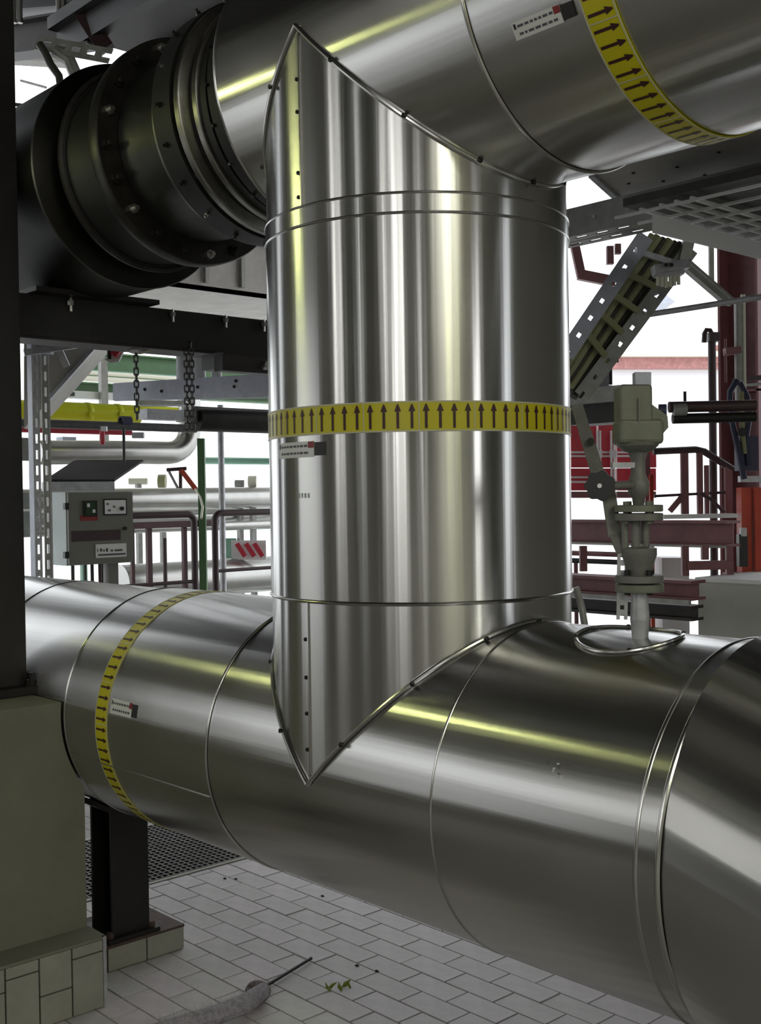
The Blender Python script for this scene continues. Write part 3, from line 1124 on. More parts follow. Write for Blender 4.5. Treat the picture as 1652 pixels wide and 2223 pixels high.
vl('stem', [(1096, 12), (1080, 14), (1070, 22), (1050, 24), (1040, 20), (1030, 16), (1000, 15), (985, 20), (975, 26), (972, 8)], 'valve_grey')
MB().bar(A + sd * -6 * pm + Z * nz(1010), A + sd * 30 * pm * -1.9 + Z * nz(1010), 24 * pm, 12 * pm).build('position_bracket', 'galvanised', cv, 0)
# actuator head
act = MB()
act.box(A + Z * (nz(838) + nz(922)) / 2 + sd * -10 * pm, (70 * pm, 76 * pm, 84 * pm), Matrix((sd, FW, Z)).transposed())
hd = act.build('actuator_housing', 'valve_green', cv, 0)
bev = hd.modifiers.new('bevel', 'BEVEL')
bev.width = .008
bev.segments = 3
ah = MB().box(A + Z * (nz(912) + nz(966)) / 2 + sd * 0 * pm, (96 * pm, 84 * pm, 54 * pm), Matrix((sd, FW, Z)).transposed()).build('gear_housing', 'valve_green', cv, 0)
bev = ah.modifiers.new('bevel', 'BEVEL')
bev.width = .010
bev.segments = 3
MB().prism([A + sd * x * pm + Z * nz(y) - FW * .028 for x, y in ((24, 880), (58, 905), (60, 930), (44, 948), (24, 950))], FW * .056).build('gear_cover', 'valve_green', cv, 0)
MB().lathe(A, Z, [(nz(985), 10 * pm), (nz(980), 30 * pm), (nz(968), 44 * pm), (nz(960), 46 * pm)], 32).build('actuator_cone', 'valve_grey', cv)
MB().cyl(A + Z * nz(893) + sd * 46 * pm, A + Z * nz(893) + sd * 62 * pm - FW * .005, 15 * pm, 20).build('cable_gland', 'cable_blue', cv)
MB().box(A + Z * (nz(812) + nz(850)) / 2 + sd * 8 * pm - FW * 10 * pm, (34 * pm, 30 * pm, 40 * pm), Matrix((sd, FW, Z)).transposed()).build('terminal_box', 'galvanised_blue', cv, 0)
MB().box(A + Z * nz(893) + sd * -6 * pm - FW * 42 * pm, (3 * pm, 4 * pm, 50 * pm), Matrix((sd, FW, Z)).transposed()).build('housing_rib', 'valve_grey', cv, 0)

# handwheel on its side shaft
hw = MB()
hc = at(1304, 1055, ND - .06)
axis = (-FW * .8 + RT * -.25).normalized()
e1 = axis.cross(Z).normalized()
e2 = axis.cross(e1)
lob = []
n = 48
for k in range(n):
    t = 2 * PI * k / n
    r = (31 + 2.6 * math.cos(7 * t)) * pm
    lob.append(hc + r * (math.cos(t) * e1 + math.sin(t) * e2))
wheel = thing('hand_wheel', hc, 'black lobed hand wheel beside the control valve stem', 'hand wheel')
MB().prism(lob, axis * .016).build('wheel_body', 'plastic_black', wheel)
MB().cyl(hc + axis * .016, hc + axis * .021, 5 * pm, 12).build('wheel_hub', 'bolt_zinc', wheel)
MB().cyl(hc, A + Z * nz(1052), 9 * pm, 12).build('shaft', 'valve_grey', wheel)

# lever linkage: two flat bars
lk = thing('linkage_bar', at(1262, 870, ND + .1), 'grey flat linkage bar slanting down beside the riser to the hand wheel', 'bar')
MB().bar(at(1252, 880, ND + .10), at(1272, 945, ND + .06), .026, .010, FW).build('upper_bar', 'valve_grey', lk, 0)
MB().bar(at(1270, 938, ND + .06), at(1300, 1035, ND), .028, .010, FW).build('middle_bar', 'valve_grey', lk, 0)
MB().cyl(at(1282, 958, ND + .045), at(1282, 958, ND + .02), .008, 12).build('pivot_bolt', 'flange_black', lk)
lk2 = thing('linkage_bar', at(1350, 1215, ND), 'galvanised slotted bar from the hand wheel down to the valve flange', 'bar')
MB().bar(at(1322, 1075, ND + .03), at(1335, 1165, ND + .02), .030, .010, FW).build('upper_bar', 'valve_grey', lk2, 0)
MB().bar(at(1335, 1160, ND + .02), at(1352, 1200, ND), .026, .010, FW).build('bend', 'valve_grey', lk2, 0)
MB().slotted(at(1352, 1195, ND), at(1350, 1345, ND), .024, .004, FW, .02, .010, .4).build('slotted_foot', 'galvanised', lk2, 0)
# cut-out trim round the nozzle
pts = []
for k in range(48):
    t = 2 * PI * k / 48
    x, y = NX - .03 + .125 * math.cos(t), NY + .0 + .10 * math.sin(t)
    pts.append((x, y, ZL + math.sqrt((R + .004) ** 2 - y * y)))
MB().tube(pts, .0045, 8, closed=True).build('nozzle_trim', 'aluminium_edge', lp)
for k in range(0, 48, 12):
    screw(lp, V(pts[k + 4]) + V((0, 0, .003)), Z)

# bent conduit next to the riser foot
cn = tag(MB().tube([at(1250, 1275, 3.25), at(1258, 1300, 3.25), at(1264, 1325, 3.25), at(1270, 1362, 3.22)], .010, 10).build('conduit_stub', 'galvanised_dull', loc=at(1270, 1362, 3.22)),
         'short bent grey conduit right behind the foot of the riser', 'conduit')

# ================================================================== RIGHT: CABLE TRAYS OVERHEAD
ca, cb = xline(1225, 487, 1680, 1.0)
zch = on(1240, 512, 'y', 1.0).z
zct = on(1240, 452, 'y', 1.0).z
ch = thing('cable_channel', (ca + cb) / 2, 'long dull galvanised slotted channel crossing behind the riser below the upper pipe', 'channel')
xa_, xb_ = ca.x - .8, cb.x + .6
MB().bx((xa_, 1.0, zch), (xb_, 1.004, zct)).build('web', 'galvanised_dull', ch, 0)
MB().slotted((xa_, 1.035, zch), (xb_, 1.035, zch), .068, .004, (0, 0, 1), .085, .052, .3).build('lower_flange', 'galvanised_dull', ch, 0)
MB().slotted((xa_, 1.115, zch), (xb_, 1.115, zch), .068, .004, (0, 0, 1), .085, .052, .3).build('lower_flange', 'galvanised_dull', ch, 0)
MB().bx((xa_, 1.004, zct - .004), (xb_, 1.05, zct)).build('upper_flange', 'galvanised_dull', ch, 0)
for k in range(5):
    q = on(1290 + k * 75, 470 - k * 19, 'y', 0.999)
    MB().cyl(q, q - V((0, .004, 0)), .007, 8).build('rivet', 'galvanised', ch)

zs = zct + .02
poly = [on(px, py, 'z', zs) for px, py in ((1284, 378), (1352, 440), (1700, 348), (1700, 236))]
sf = thing('tray_sheet', poly[1], 'flat grey perforated tray sheet hanging under the upper pipe at right', 'cable tray')
MB().prism(poly, (0, 0, .004)).build('sheet', 'soffit_sheet', sf, 0)
MB().bar(poly[0] - Z * .004, poly[1] - Z * .004, .02, .012).build('edge_strip', 'galvanised', sf, 0)
for px, py in ((1375, 375), (1365, 398), (1440, 393), (1470, 362), (1530, 380), (1600, 372), (1560, 330)):
    q = on(px, py, 'z', zs)
    MB().cyl(q - Z * .003, q + Z * .001, .006, 8).build('rivet', 'flange_black', sf)

# wire basket tray along Y
zt = 2.52
wt = thing('wire_basket_tray', on(1560, 505, 'z', zt), 'wire basket cable tray, whitened as if sunlit, running back from the slotted channel', 'cable tray')
edges = [((1470, 490), (1652, 545)), ((1475, 478), (1652, 524)), ((1495, 468), (1652, 505)), ((1515, 460), (1652, 490)), ((1535, 452), (1652, 474))]
y_far, y_near = 3.2, 0.75
for i, (a, b) in enumerate(edges):
    q = on(b[0], b[1], 'z', zt + (.0 if i else -.05))
    MB().bar((q.x, y_near, q.z), (q.x, y_far, q.z), .010 if i else .004, .010 if i else .055).build('tray_wire' if i else 'side_rail', 'white_paint', wt, 0)  # white in place of galvanised, so the tray looks sunlit
x_l = on(1652, 545, 'z', zt).x
x_r = on(1652, 470, 'z', zt).x + .25
y = y_near
while y < y_far:
    MB().bar((x_l - .01, y, zt - .008), (x_r, y, zt - .008), .008, .008).build('cross_wire', 'white_paint', wt, 0)
    y += .12
MB().bx((x_l + .02, y_near, zt + .02), (x_r, y_far, zt + .045)).build('cable_bundle', 'cable_dark', wt, 0)
wt2 = thing('ladder_tray', on(1560, 545, 'z', zt - .1), 'second galvanised ladder tray just below the wire basket tray', 'cable tray')
q = on(1600, 562, 'z', zt - .12)
for dx in (0, .16):
    MB().bar((q.x + dx, 1.3, zt - .12), (q.x + dx, 3.4, zt - .12), .006, .04).build('side_rail', 'galvanised_dull', wt2, 0)
y = 1.35
while y < 3.4:
    MB().bar((q.x, y, zt - .13), (q.x + .16, y, zt - .13), .02, .008).build('rung', 'galvanised', wt2, 0)
    y += .15

# inclined ladder tray with cables
D1 = 4.25
it = thing('inclined_cable_ladder', at(1300, 760, D1), 'steep inclined galvanised cable ladder behind the right side of the riser', 'cable ladder')
n_ = -FW
MB().slotted(at(1402, 512, D1), at(1228, 770, D1 - .1), .062, .005, n_, .075, .02, .22).build('side_rail', 'galvanised_blue', it, 0)
MB().slotted(at(1500, 540, D1 + .12), at(1262, 860, D1 + .02), .060, .005, n_, .075, .02, .22).build('side_rail', 'galvanised_dull', it, 0)
for t in (.13, .3, .47, .62, .78):
    a_ = at(1402, 512, D1 + .02).lerp(at(1228, 770, D1 - .08), t)
    b_ = at(1500, 540, D1 + .14).lerp(at(1262, 860, D1 + .04), t - .02)
    MB().bar(a_, b_, .022, .014, n_).build('rung', 'cable_olive' if t > .25 else 'galvanised', it, 0)
for k in range(6):
    s_ = .14 + k * .13
    a_ = at(1402, 505, D1 + .05).lerp(at(1500, 535, D1 + .18), s_)
    b_ = at(1222, 790, D1 - .05).lerp(at(1250, 880, D1 + .08), s_)
    m_ = (a_ + b_) / 2 + FW * .03
    cbl = MB().tube([a_, a_.lerp(m_, .5) + FW * .012, m_, m_.lerp(b_, .5) + FW * .01, b_], .017 if k % 2 else .012, 8).build(
        'power_cable', 'cable_olive' if k in (0, 1, 3) else 'cable_dark', loc=b_)
    tag(cbl, ('thin olive cable nearest the bluish rail of the inclined ladder', 'thick olive cable second from the bluish rail of the inclined ladder',
              'thin dark cable third from the bluish rail of the inclined ladder', 'thick olive cable fourth from the bluish rail of the inclined ladder',
              'thin dark cable second from the right rail of the inclined ladder', 'thick dark cable nearest the right rail of the inclined ladder')[k], 'cable', 'cables on the inclined ladder')
MB().prism([at(1245, 740, D1 + .15), at(1345, 745, D1 + .25), at(1262, 865, D1 + .2), at(1236, 860, D1 + .15)], FW * .01).build('tray_sheet', 'cable_dark', it, 0)

# strut bracket and lamp under the tray crossing
bk = thing('strut_bracket', at(1455, 575, 4.3), 'galvanised strut bracket with two bolts at the top of the inclined ladder', 'bracket')
MB().bar(at(1418, 588, 4.12), at(1492, 574, 4.12), .06, .032, Z).build('strut', 'galvanised', bk, 0)
MB().bar(at(1500, 500, 4.36), at(1482, 580, 4.34), .04, .03, FW).build('hanger', 'galvanised_dull', bk, 0)
for px in (1446, 1458):
    MB().cyl(at(px, 575, 4.09), at(px, 575, 4.07), .007, 8).build('bolt', 'plastic_black', bk)
lm = thing('bulkhead_lamp', at(1450, 602, 4.35), 'small ribbed bulkhead lamp under the strut bracket', 'lamp')
MB().bar(at(1422, 597, 4.14), at(1482, 592, 4.14), .05, .016, Z).build('lamp_base', 'galvanised', lm, 0)
for k in range(6):
    b_, t_ = vpost(1428 + k * 9, 598, 624 - abs(k - 2) * 2, 4.14)
    MB().cyl(b_, t_, .0065, 8).build('lamp_rib', 'cream_paint', lm)
bs = thing('brace_strut', at(1580, 652, 4.4), 'galvanised diagonal brace from the bracket down to the maroon column', 'brace')
MB().bar(at(1486, 572, 4.33), at(1582, 655, 4.55), .036, .036, FW).build('channel', 'galvanised_dull', bs, 0)
MB().bar(at(1484, 566, 4.315), at(1580, 648, 4.535), .008, .03, FW).build('lip', 'galvanised', bs, 0)
vs_ = thing('hanger_rod', at(1543, 612, 4.6), 'thin vertical hanger strut between trays and brace', 'strut')
b_, t_ = vpost(1544, 530, 618, 4.6)
MB().bar(b_, t_, .018, .018, FW).build('rod', 'galvanised_dull', vs_, 0)
MB().box(b_, (.03, .03, .012)).build('end_nut', 'galvanised_dull', vs_, 0)
rd = tag(MB().cyl(at(1362, 690, 4.4), on(1720, 634, 'y', on(1362, 690, 'y', 1.6).y), .011, 12).build('tie_rod', 'galvanised', loc=at(1362, 690, 4.4)), 'long thin galvanised tube crossing in front of the maroon column', 'tube')
rb = tag(MB().bar(at(1386, 640, 4.4), at(1440, 620, 4.4), .05, .012, FW).build('tray_clip', 'galvanised_blue', smooth=0, loc=at(1386, 640, 4.4)), 'small bluish clip plate on the lower rail of the inclined ladder', 'plate')

# maroon building column and its conduits
mc = thing('maroon_column', V((at(1628, 900, 6.9).x, at(1628, 900, 6.9).y, 0)), 'tall maroon steel column at the right edge', 'column')
q = at(1628, 900, 6.9)
MB().ibeam((q.x, q.y, -.05), (q.x, q.y, 4.6), .26, .26, .016, .012, (1, 0, 0)).build('column_profile', 'maroon_paint', mc, 0)
MB().box((q.x + .05, q.y - .05, 2.25), (.16, .16, .012)).build('stiffener', 'maroon_paint', mc, 0)
for nm, px, p0, p1, r, mt in (('conduit', 1604, 660, 870, .022, 'galvanised_dull'), ('conduit', 1614, 640, 860, .012, 'cream_paint')):
    b_, t_ = vpost(px, p0, p1, 5.9)
    MB().cyl(b_, t_, r, 10).build(nm, mt, mc)
for k, (p, mt, r) in enumerate(((((1600, 825), (1585, 850), (1583, 880), (1592, 930), (1605, 985), (1615, 1040)), 'cable_blue', .016),
                               (((1606, 830), (1622, 860), (1628, 900), (1620, 950), (1625, 1010)), 'cable_blue', .014),
                               (((1610, 850), (1608, 900), (1612, 940), (1618, 985)), 'cable_olive', .014))):
    o = MB().tube([at(px, py, 5.7) for px, py in p], r, 8).build('hanging_cable', mt, loc=at(p[-1][0], p[-1][1], 5.7))
    tag(o, ('dark blue cable looped down the left side of the maroon column', 'dark blue cable bowed over the front of the maroon column', 'olive cable between the two dark blue cables on the maroon column')[k], 'cable')
sw = thing('switch_box', at(1618, 975, 5.7), 'dark switch box on the maroon column below the looped cables', 'switch box')
MB().box(at(1620, 985, 5.75), (.09, .09, .17), Matrix((RT, FW, Z)).transposed()).build('box_body', 'cable_blue', sw, 0)
MB().cyl(at(1611, 938, 5.66), at(1611, 938, 5.62), .022, 14).build('rotary_knob', 'plastic_black', sw)
MB().box(at(1640, 1040, 5.75), (.16, .05, .03), Matrix((RT, FW, Z)).transposed()).build('cover_strip', 'galvanised', sw, 0)
clb = thing('wall_bracket', at(1590, 757, 5.9), 'short bracket arm clamped to the left flange of the maroon column', 'bracket')
MB().bar(at(1573, 764, 5.9), at(1606, 760, 5.9), .05, .035, Z).build('arm', 'maroon_paint', clb, 0)
MB().cyl(*vpost(1575, 735, 830, 5.9), .006, 8).build('rod', 'maroon_paint', clb)
hb = thing('angle_bracket', at(1610, 835, 5.6), 'brown double angle arm across the maroon column above the cables', 'arm')
MB().bar(at(1592, 826, 6.3), at(1700, 815, 6.1), .03, .025, Z).build('upper_angle', 'brown_rail_paint', hb, 0)
MB().bar(at(1592, 838, 6.3), at(1700, 830, 6.1), .03, .012, Z).build('lower_angle', 'galvanised_dull', hb, 0)

oc = thing('orange_column', at(1625, 1258, 6.2), 'orange red painted column base in front of the maroon column', 'column')
b_, t_ = vpost(1622, 1058, 1252, 6.2)
for off, wpx in ((0, 22), (24, 20)):
    MB().box((b_ + t_) / 2 + RT * off * 6.2 / F + FW * (.02 if off else .05), (wpx * 6.2 / F, .09, t_.z - b_.z), Matrix((RT, FW, Z)).transposed()).build('flange', 'orange_paint', oc, 0)
MB().box(at(1611, 1195, 6.10), (.045, .05, .17), Matrix((RT, FW, Z)).transposed()).build('dark_cover', 'plastic_black', oc, 0)
MB().box(at(1613, 1155, 6.08), (.03, .03, .045), Matrix((RT, FW, Z)).transposed()).build('grey_tag', 'galvanised', oc, 0)
MB().box(at(1625, 1250, 6.2), (.22, .2, .03), Matrix((RT, FW, Z)).transposed()).build('foot_plate', 'maroon_paint', oc, 0)

# concrete block at the right
cbk = thing('concrete_block', on(1580, 1380, 'y', 2.9), 'grey green concrete block with its daylit top painted pale, behind the lower pipe at right', 'block')
q = on(1515, 1262, 'y', 2.9)
MB().bx((q.x, 2.9, -.05), (q.x + 1.2, 3.75, q.z)).build('block_body', 'block_grey', cbk, 0)
MB().bx((q.x - .01, 2.89, q.z), (q.x + 1.2, 3.77, q.z + .02)).build('lit_top', 'concrete_light', cbk, 0)  # pale slab colours in the daylit top of the block

# grey duct behind the actuator
dk = thing('sheet_duct', at(1290, 870, 4.2), 'grey sheet metal duct box between the riser and the valve actuator', 'duct')
a_, b_ = xline(1215, 856, 1345, 1.75)
z0, z1 = on(1300, 874, 'y', 1.75).z, on(1300, 840, 'y', 1.75).z
MB().bx((a_.x, 1.75, z0), (b_.x, 1.95, z1)).build('duct_body', 'galvanised_dull', dk, 0)
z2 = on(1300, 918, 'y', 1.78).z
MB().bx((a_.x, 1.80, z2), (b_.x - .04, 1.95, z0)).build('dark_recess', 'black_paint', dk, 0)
MB().bx((b_.x - .012, 1.74, z2 + .01), (b_.x, 1.95, z0)).build('end_strip', 'galvanised', dk, 0)

# posts with hooks
hp = thing('hook_post', V((at(1547, 900, 6.6).x, at(1547, 900, 6.6).y, 0)), 'brown hooked standpipe left of the maroon column', 'post')
b_, t_ = vpost(1548, 725, 1250, 6.6)
MB().cyl(V((b_.x, b_.y, -.05)), t_, .022, 12).build('pipe', 'brown_rail_paint', hp)
MB().tube([t_, t_ + Z * .02 - RT * .01, t_ + Z * .022 - RT * .03, t_ - RT * .042, t_ - Z * .05 - RT * .045], .014, 8).build('hook', 'brown_rail_paint', hp)
MB().box(at(1548, 732, 6.6), (.06, .06, .05), Matrix((RT, FW, Z)).transposed()).build('head', 'brown_rail_paint', hp, 0)
for k, (px, p0, p1, d, lab) in enumerate(((1325, 760, 835, 5.0, 'thin dark rod standing on the sheet metal duct'), (1487, 850, 905, 6.0, 'short dark rod above the twin brown tubes'))):
    b_, t_ = vpost(px, p0, p1, d)
    tag(MB().cyl(b_, t_, .008, 8).build('thin_rod', 'flange_black', loc=b_), lab, 'rod')

# twin tubes to the right of the actuator
for k, (p0, p1, r, lab) in enumerate((((1452, 884), (1640, 880), .022, 'upper dark brown tube running right from the valve actuator'), ((1460, 909), (1640, 905), .020, 'lower black tube running right from the valve actuator'))):
    o = MB().cyl(at(p0[0], p0[1], 4.6), at(p1[0], p1[1], 4.6), r, 12).build('conduit_tube', 'brown_rail_paint' if k == 0 else 'flange_black', loc=at(p0[0], p0[1], 4.6))
    tag(o, lab, 'tube')
    if k == 0:
        p_ = o
        MB().cyl(at(1462, 890, 4.58), at(1490, 889, 4.58), .024, 12).build('sleeve', 'galvanised_dull', None)
        bpy.data.objects['sleeve'].parent = p_
        bpy.data.objects['sleeve'].location = -p_.location

# maroon window frame, far
fr = thing('maroon_window', at(1290, 600, 7.0), 'maroon steel frame seen through the gap beside the riser', 'frame')
MB().bar(at(1247, 530, 7.0), at(1262, 600, 7.0), .05, .05, FW).build('upright', 'maroon_paint', fr, 0)
MB().bar(at(1255, 596, 7.0), at(1335, 612, 7.0), .05, .06, Z).build('sill', 'maroon_paint', fr, 0)
b_, t_ = vpost(1324, 535, 574, 7.0)
MB().bar(b_, t_, .04, .04, FW).build('mullion', 'maroon_paint', fr, 0)
b_, t_ = vpost(1341, 530, 552, 7.0)
MB().bar(b_, t_, .035, .035, FW).build('mullion', 'maroon_paint', fr, 0)

# beams behind the valve
def xbeam(name, px0, px1, py, yp, h, wd, label, material, lights=None):
    a_, b_ = xline(px0, py, px1, yp)
    t = thing(name, (a_ + b_) / 2, label, 'beam')
    MB().ibeam(a_, b_, h, wd, .014, .012).build('beam_profile', material, t, 0)
    return t, a_, b_


bm, a_, b_ = xbeam('maroon_beam', 1180, 1592, 1152, 3.2, .135, .14, 'maroon beam crossing behind the upper valve flanges', 'maroon_paint')
MB().bar(a_ - V((0, .08, .066)), b_ - V((0, .08, .066)), .02, .012).build('edge_strip', 'galvanised_dull', bm, 0)
bm2, a_, b_ = xbeam('maroon_beam', 1180, 1516, 1262, 2.4, .09, .12, 'maroon beam crossing behind the lower valve flanges', 'maroon_paint')
MB().bar(a_ - V((0, .07, .05)), b_ - V((0, .07, .05)), .02, .02).build('edge_strip', 'galvanised_dull', bm2, 0)
bm3, a_, b_ = xbeam('dark_sill_beam', 1180, 1514, 1306, 2.5, .07, .10, 'dark sill beam just above the lower pipe, behind the nozzle', 'brown_black_paint')
for k, (py, lab) in enumerate(((1200, 'upper maroon rail between riser and valve bonnet'), (1216, 'lower black rail between riser and valve bonnet'))):
    a_, b_ = xline(1225, py, 1352, 2.9)
    rt_ = thing('guard_rail', a_, lab, 'rail')
    MB().cyl(a_, b_, .014, 10).build('rail_tube', 'maroon_paint' if k == 0 else 'flange_black', rt_)
    MB().cyl((a_.x + .03 + k * .05, a_.y, -.009), (a_.x + .03 + k * .05, a_.y, a_.z - .012), .012, 10).build('support_leg', 'maroon_paint', rt_)
b_, t_ = vpost(1266, 1185, 1240, 5.0)
tag(MB().bar(b_, t_, .03, .03, FW).build('rail_post', 'maroon_paint', smooth=0, loc=b_), 'short maroon rail post just right of the riser', 'post')

# red truck-like panels with white battens
rp = thing('red_panel_wall', at(1330, 1080, 7.4), 'bright red panels with white battens between riser and valve', 'panel')
D2 = 7.4
cols = (1236, 1296, 1336, 1424)
rows = (912, 1016, 1066, 1082)
for i in range(3):
    for j in range(3):
        q = at((cols[i] + cols[i + 1]) / 2, (rows[j] + rows[j + 1]) / 2, D2)
        MB().box(q, ((cols[i + 1] - cols[i] - 4) * D2 / F, .06, (rows[j + 1] - rows[j] - 2) * D2 / F), Matrix((RT, FW, Z)).transposed()).build('panel', 'red_paint' if j < 2 else 'maroon_paint', rp, 0)
for px in (1300, 1330):
    for dx in (-3, 3):
        MB().cyl(*vpost(px + dx, 935, 1040, D2 - .08), .007, 8).build('batten', 'white_paint', rp)
    MB().box(at(px, 985, D2 - .1), (.035, .03, .05), Matrix((RT, FW, Z)).transposed()).build('batten_clip', 'white_paint', rp, 0)
for py in (982, 990, 1036, 1046):
    MB().cyl(at(1240, py, D2 - .06), at(1380 if py < 1000 else 1290, py, D2 - .06), .007, 8).build('batten', 'white_paint', rp)
b_, t_ = vpost(1405, 960, 1115, 7.0)
b_.z = -.05
rpost = tag(MB().bar(b_, t_, .03, .03, FW).build('maroon_upright', 'maroon_paint', smooth=0, loc=b_), 'thin maroon upright right behind the valve stem', 'post')
b_, t_ = vpost(1414, 1030, 1090, 6.9)
b_.z = -.05
tag(MB().bar(b_, t_, .022, .022, FW).build('orange_upright', 'orange_paint', smooth=0, loc=b_), 'thin orange upright beside the valve stem', 'post')

# stair railing
sr = thing('stair_railing', at(1490, 1120, 6.5), 'maroon stair railing right of the valve with a kinked handrail', 'railing')
D3 = 6.5
MB().tube([at(1418, 980, D3), at(1510, 976, D3), at(1528, 980, D3), at(1592, 1020, D3)], .020, 10).build('handrail', 'brown_rail_paint', sr)
for px, w_ in ((1486, .04), (1519, .03), (1534, .022), (1581, .04)):
    b_, t_ = vpost(px, 983 if px < 1530 else 1010, 1116, D3)
    MB().bar(b_, t_, w_, .03, FW).build('rail_post', 'maroon_paint', sr, 0)
MB().cyl(at(1420, 1077, D3), at(1592, 1068, D3), .008, 8).build('mid_rail', 'brown_rail_paint', sr)
MB().tube([at(1518, 1070, D3 - .1), at(1545, 1085, D3 - .1), at(1572, 1112, D3 - .1)], .010, 8).build('brace_tube', 'brown_rail_paint', sr)
MB().bar(at(1454, 1110, D3), at(1486, 1072, D3), .03, .02, FW).build('stringer', 'maroon_paint', sr, 0)
a_, b_ = at(1436, 1122, D3 - .3), at(1596, 1119, D3 - .3)
tag(MB().bar(a_, b_, .1, .022, Z).build('white_ledge', 'white_paint', smooth=0, loc=a_), 'bright white ledge on top of the maroon beam right of the valve', 'ledge')
for k, (px, p0, p1, lab) in enumerate(((1487, 1185, 1250, 'maroon stub post below the beam, nearest the valve'), (1530, 1185, 1215, 'short maroon stub post below the beam, middle'), (1583, 1185, 1250, 'maroon stub post below the beam, next to the orange column'))):
    b_, t_ = vpost(px, p0, p1, 6.0)
    tag(MB().bar(b_, t_, .035, .03, FW).build('stub_post', 'maroon_paint', smooth=0, loc=b_), lab, 'post')
a_, b_ = at(1490, 1228, 6.0), at(1590, 1226, 6.0)
tag(MB().bar(a_, b_, .05, .045, Z).build('cross_rail', 'maroon_paint', smooth=0, loc=a_), 'maroon cross rail between the stub posts', 'rail')
a_, b_ = at(1425, 1222, 7.0), at(1480, 1224, 7.0)
tag(MB().box(V(((a_.x + b_.x) / 2, (a_.y + b_.y) / 2, (a_.z + .035) / 2 - .025)), (.16, .3, a_.z + .085), Matrix((RT, FW, Z)).transposed()).build('pale_box', 'white_paint', smooth=0, loc=a_), 'pale bluish white box low behind the valve bonnet', 'box')

# far pale building with brick band, right
fb = thing('far_building', at(1460, 1000, 22), 'pale far building with a pinkish brick band behind the right trays', 'building')
MB().box(at(1480, 860, 24), (7.0, 2.0, 1.0), Matrix((RT, FW, Z)).transposed()).build('wall', 'white_paint', fb, 0)
MB().box(at(1450, 789, 22.9), (2.5, .2, .22), Matrix((RT, FW, Z)).transposed()).build('brick_band', 'pink_brick', fb, 0)
MB().box(at(1460, 770, 22.8), (2.8, .3, .10), Matrix((RT, FW, Z)).transposed()).build('eaves', 'cream_paint', fb, 0)
MB().box(at(1590, 770, 22.85), (.9, .2, .35), Matrix((RT, FW, Z)).transposed()).build('brick_pier', 'pink_brick', fb, 0)
rl = thing('far_roof_light', at(1440, 650, 20), 'small grey roof gable seen below the tie tube', 'roof')
MB().prism([at(1416, 662, 20), at(1466, 655, 20), at(1444, 638, 20)], FW * .8).build('gable', 'galvanised_blue', rl, 0)

# ================================================================== LEFT BACKGROUND
# slotted strut post
D4 = 5.55
st = thing('slotted_strut_post', V((on(92, 1250, 'x', -3.05).x, on(92, 1250, 'x', -3.05).y, 0)), 'galvanised slotted strut post left of the grey cabinet', 'post')
q = on(92, 1000, 'x', -3.05)
zt_ = on(92, 738, 'x', -3.05).z
for dy, w_ in ((-.028, .036), (.022, .038)):
    MB().slotted((-3.05, q.y + dy, -.009), (-3.05, q.y + dy, zt_), w_, .004, (1, 0, 0), .075, .045, .34).build('slotted_face', 'galvanised_dull' if dy > 0 else 'galvanised', st, 0)
MB().bx((-3.10, q.y - .047, -.009), (-3.05, q.y - .043, zt_)).build('side_flange', 'galvanised_blue', st, 0)
MB().bx((-3.10, q.y + .043, -.009), (-3.05, q.y + .047, zt_)).build('side_flange', 'galvanised_dull', st, 0)
MB().bx((-3.12, q.y - .06, -.0088), (-3.0, q.y + .06, 0)).build('foot_plate', 'galvanised', st, 0)
hs = thing('strut_rail', on(130, 755, 'x', -3.0), 'galvanised strut rail with clamps on top of the slotted post', 'rail')
MB().bar(on(52, 766, 'x', -3.03), on(215, 742, 'x', -2.9), .035, .03, Z).build('strut', 'galvanised', hs, 0)
MB().box(on(97, 757, 'x', -3.02), (.07, .06, .05), Matrix((RT, FW, Z)).transposed()).build('clamp', 'galvanised_blue', hs, 0)
MB().bar(on(128, 758, 'x', -3.0), on(145, 796, 'x', -3.0), .032, .02, FW).build('brace', 'galvanised', hs, 0)

# grey hopper sheet
hp_ = thing('hopper_sheet', at(140, 800, 6.4), 'dark grey slanting hopper sheet behind the slotted strut post', 'hopper')
MB().prism([at(52, 735, 6.3), at(228, 735, 6.5), at(108, 868, 6.4), at(52, 930, 6.3)], FW * .25).build('sheet', 'soffit_sheet', hp_, 0)
MB().bar(at(218, 740, 6.45), at(106, 866, 6.37), .02, .03, FW).build('folded_edge', 'galvanised', hp_, 0)

pd = thing('platform_deck', at(500, 600, 6.6), 'dark platform deck edge behind the flange stack, above the steel beam', 'platform')
q = on(520, 640, 'x', -4.4)
MB().bx((-7.0, q.y - .75, q.z), (-4.4, q.y + 2.2, q.z + .03)).build('deck_sheet', 'soffit_sheet', pd, 0)
MB().bx((-4.42, q.y - .75, q.z), (-4.40, q.y + 2.2, q.z + .42)).build('kick_plate', 'soffit_sheet', pd, 0)
for k in range(4):
    MB().bx((-4.40, q.y - .6 + k * .3, q.z + .05), (-4.37, q.y - .57 + k * .3, q.z + .40)).build('stiffener', 'galvanised_dull', pd, 0)
MB().bx((-4.37, q.y - .75, q.z + .36), (-4.33, q.y + 2.2, q.z + .42)).build('edge_angle', 'galvanised_dull', pd, 0)

# chains
lk_src = None
def chain_link():
    p = []
    for k in range(20):
        t = 2 * PI * k / 20
        c, s_ = math.cos(t), math.sin(t)
        p.append((0.0085 * c, 0, 0.009 * s_ + (0.0075 if s_ > 0 else -0.0075)))
    return MB().tube(p, .0036, 6, closed=True).build('chain_link', 'pewter', None)


lk_src = chain_link()


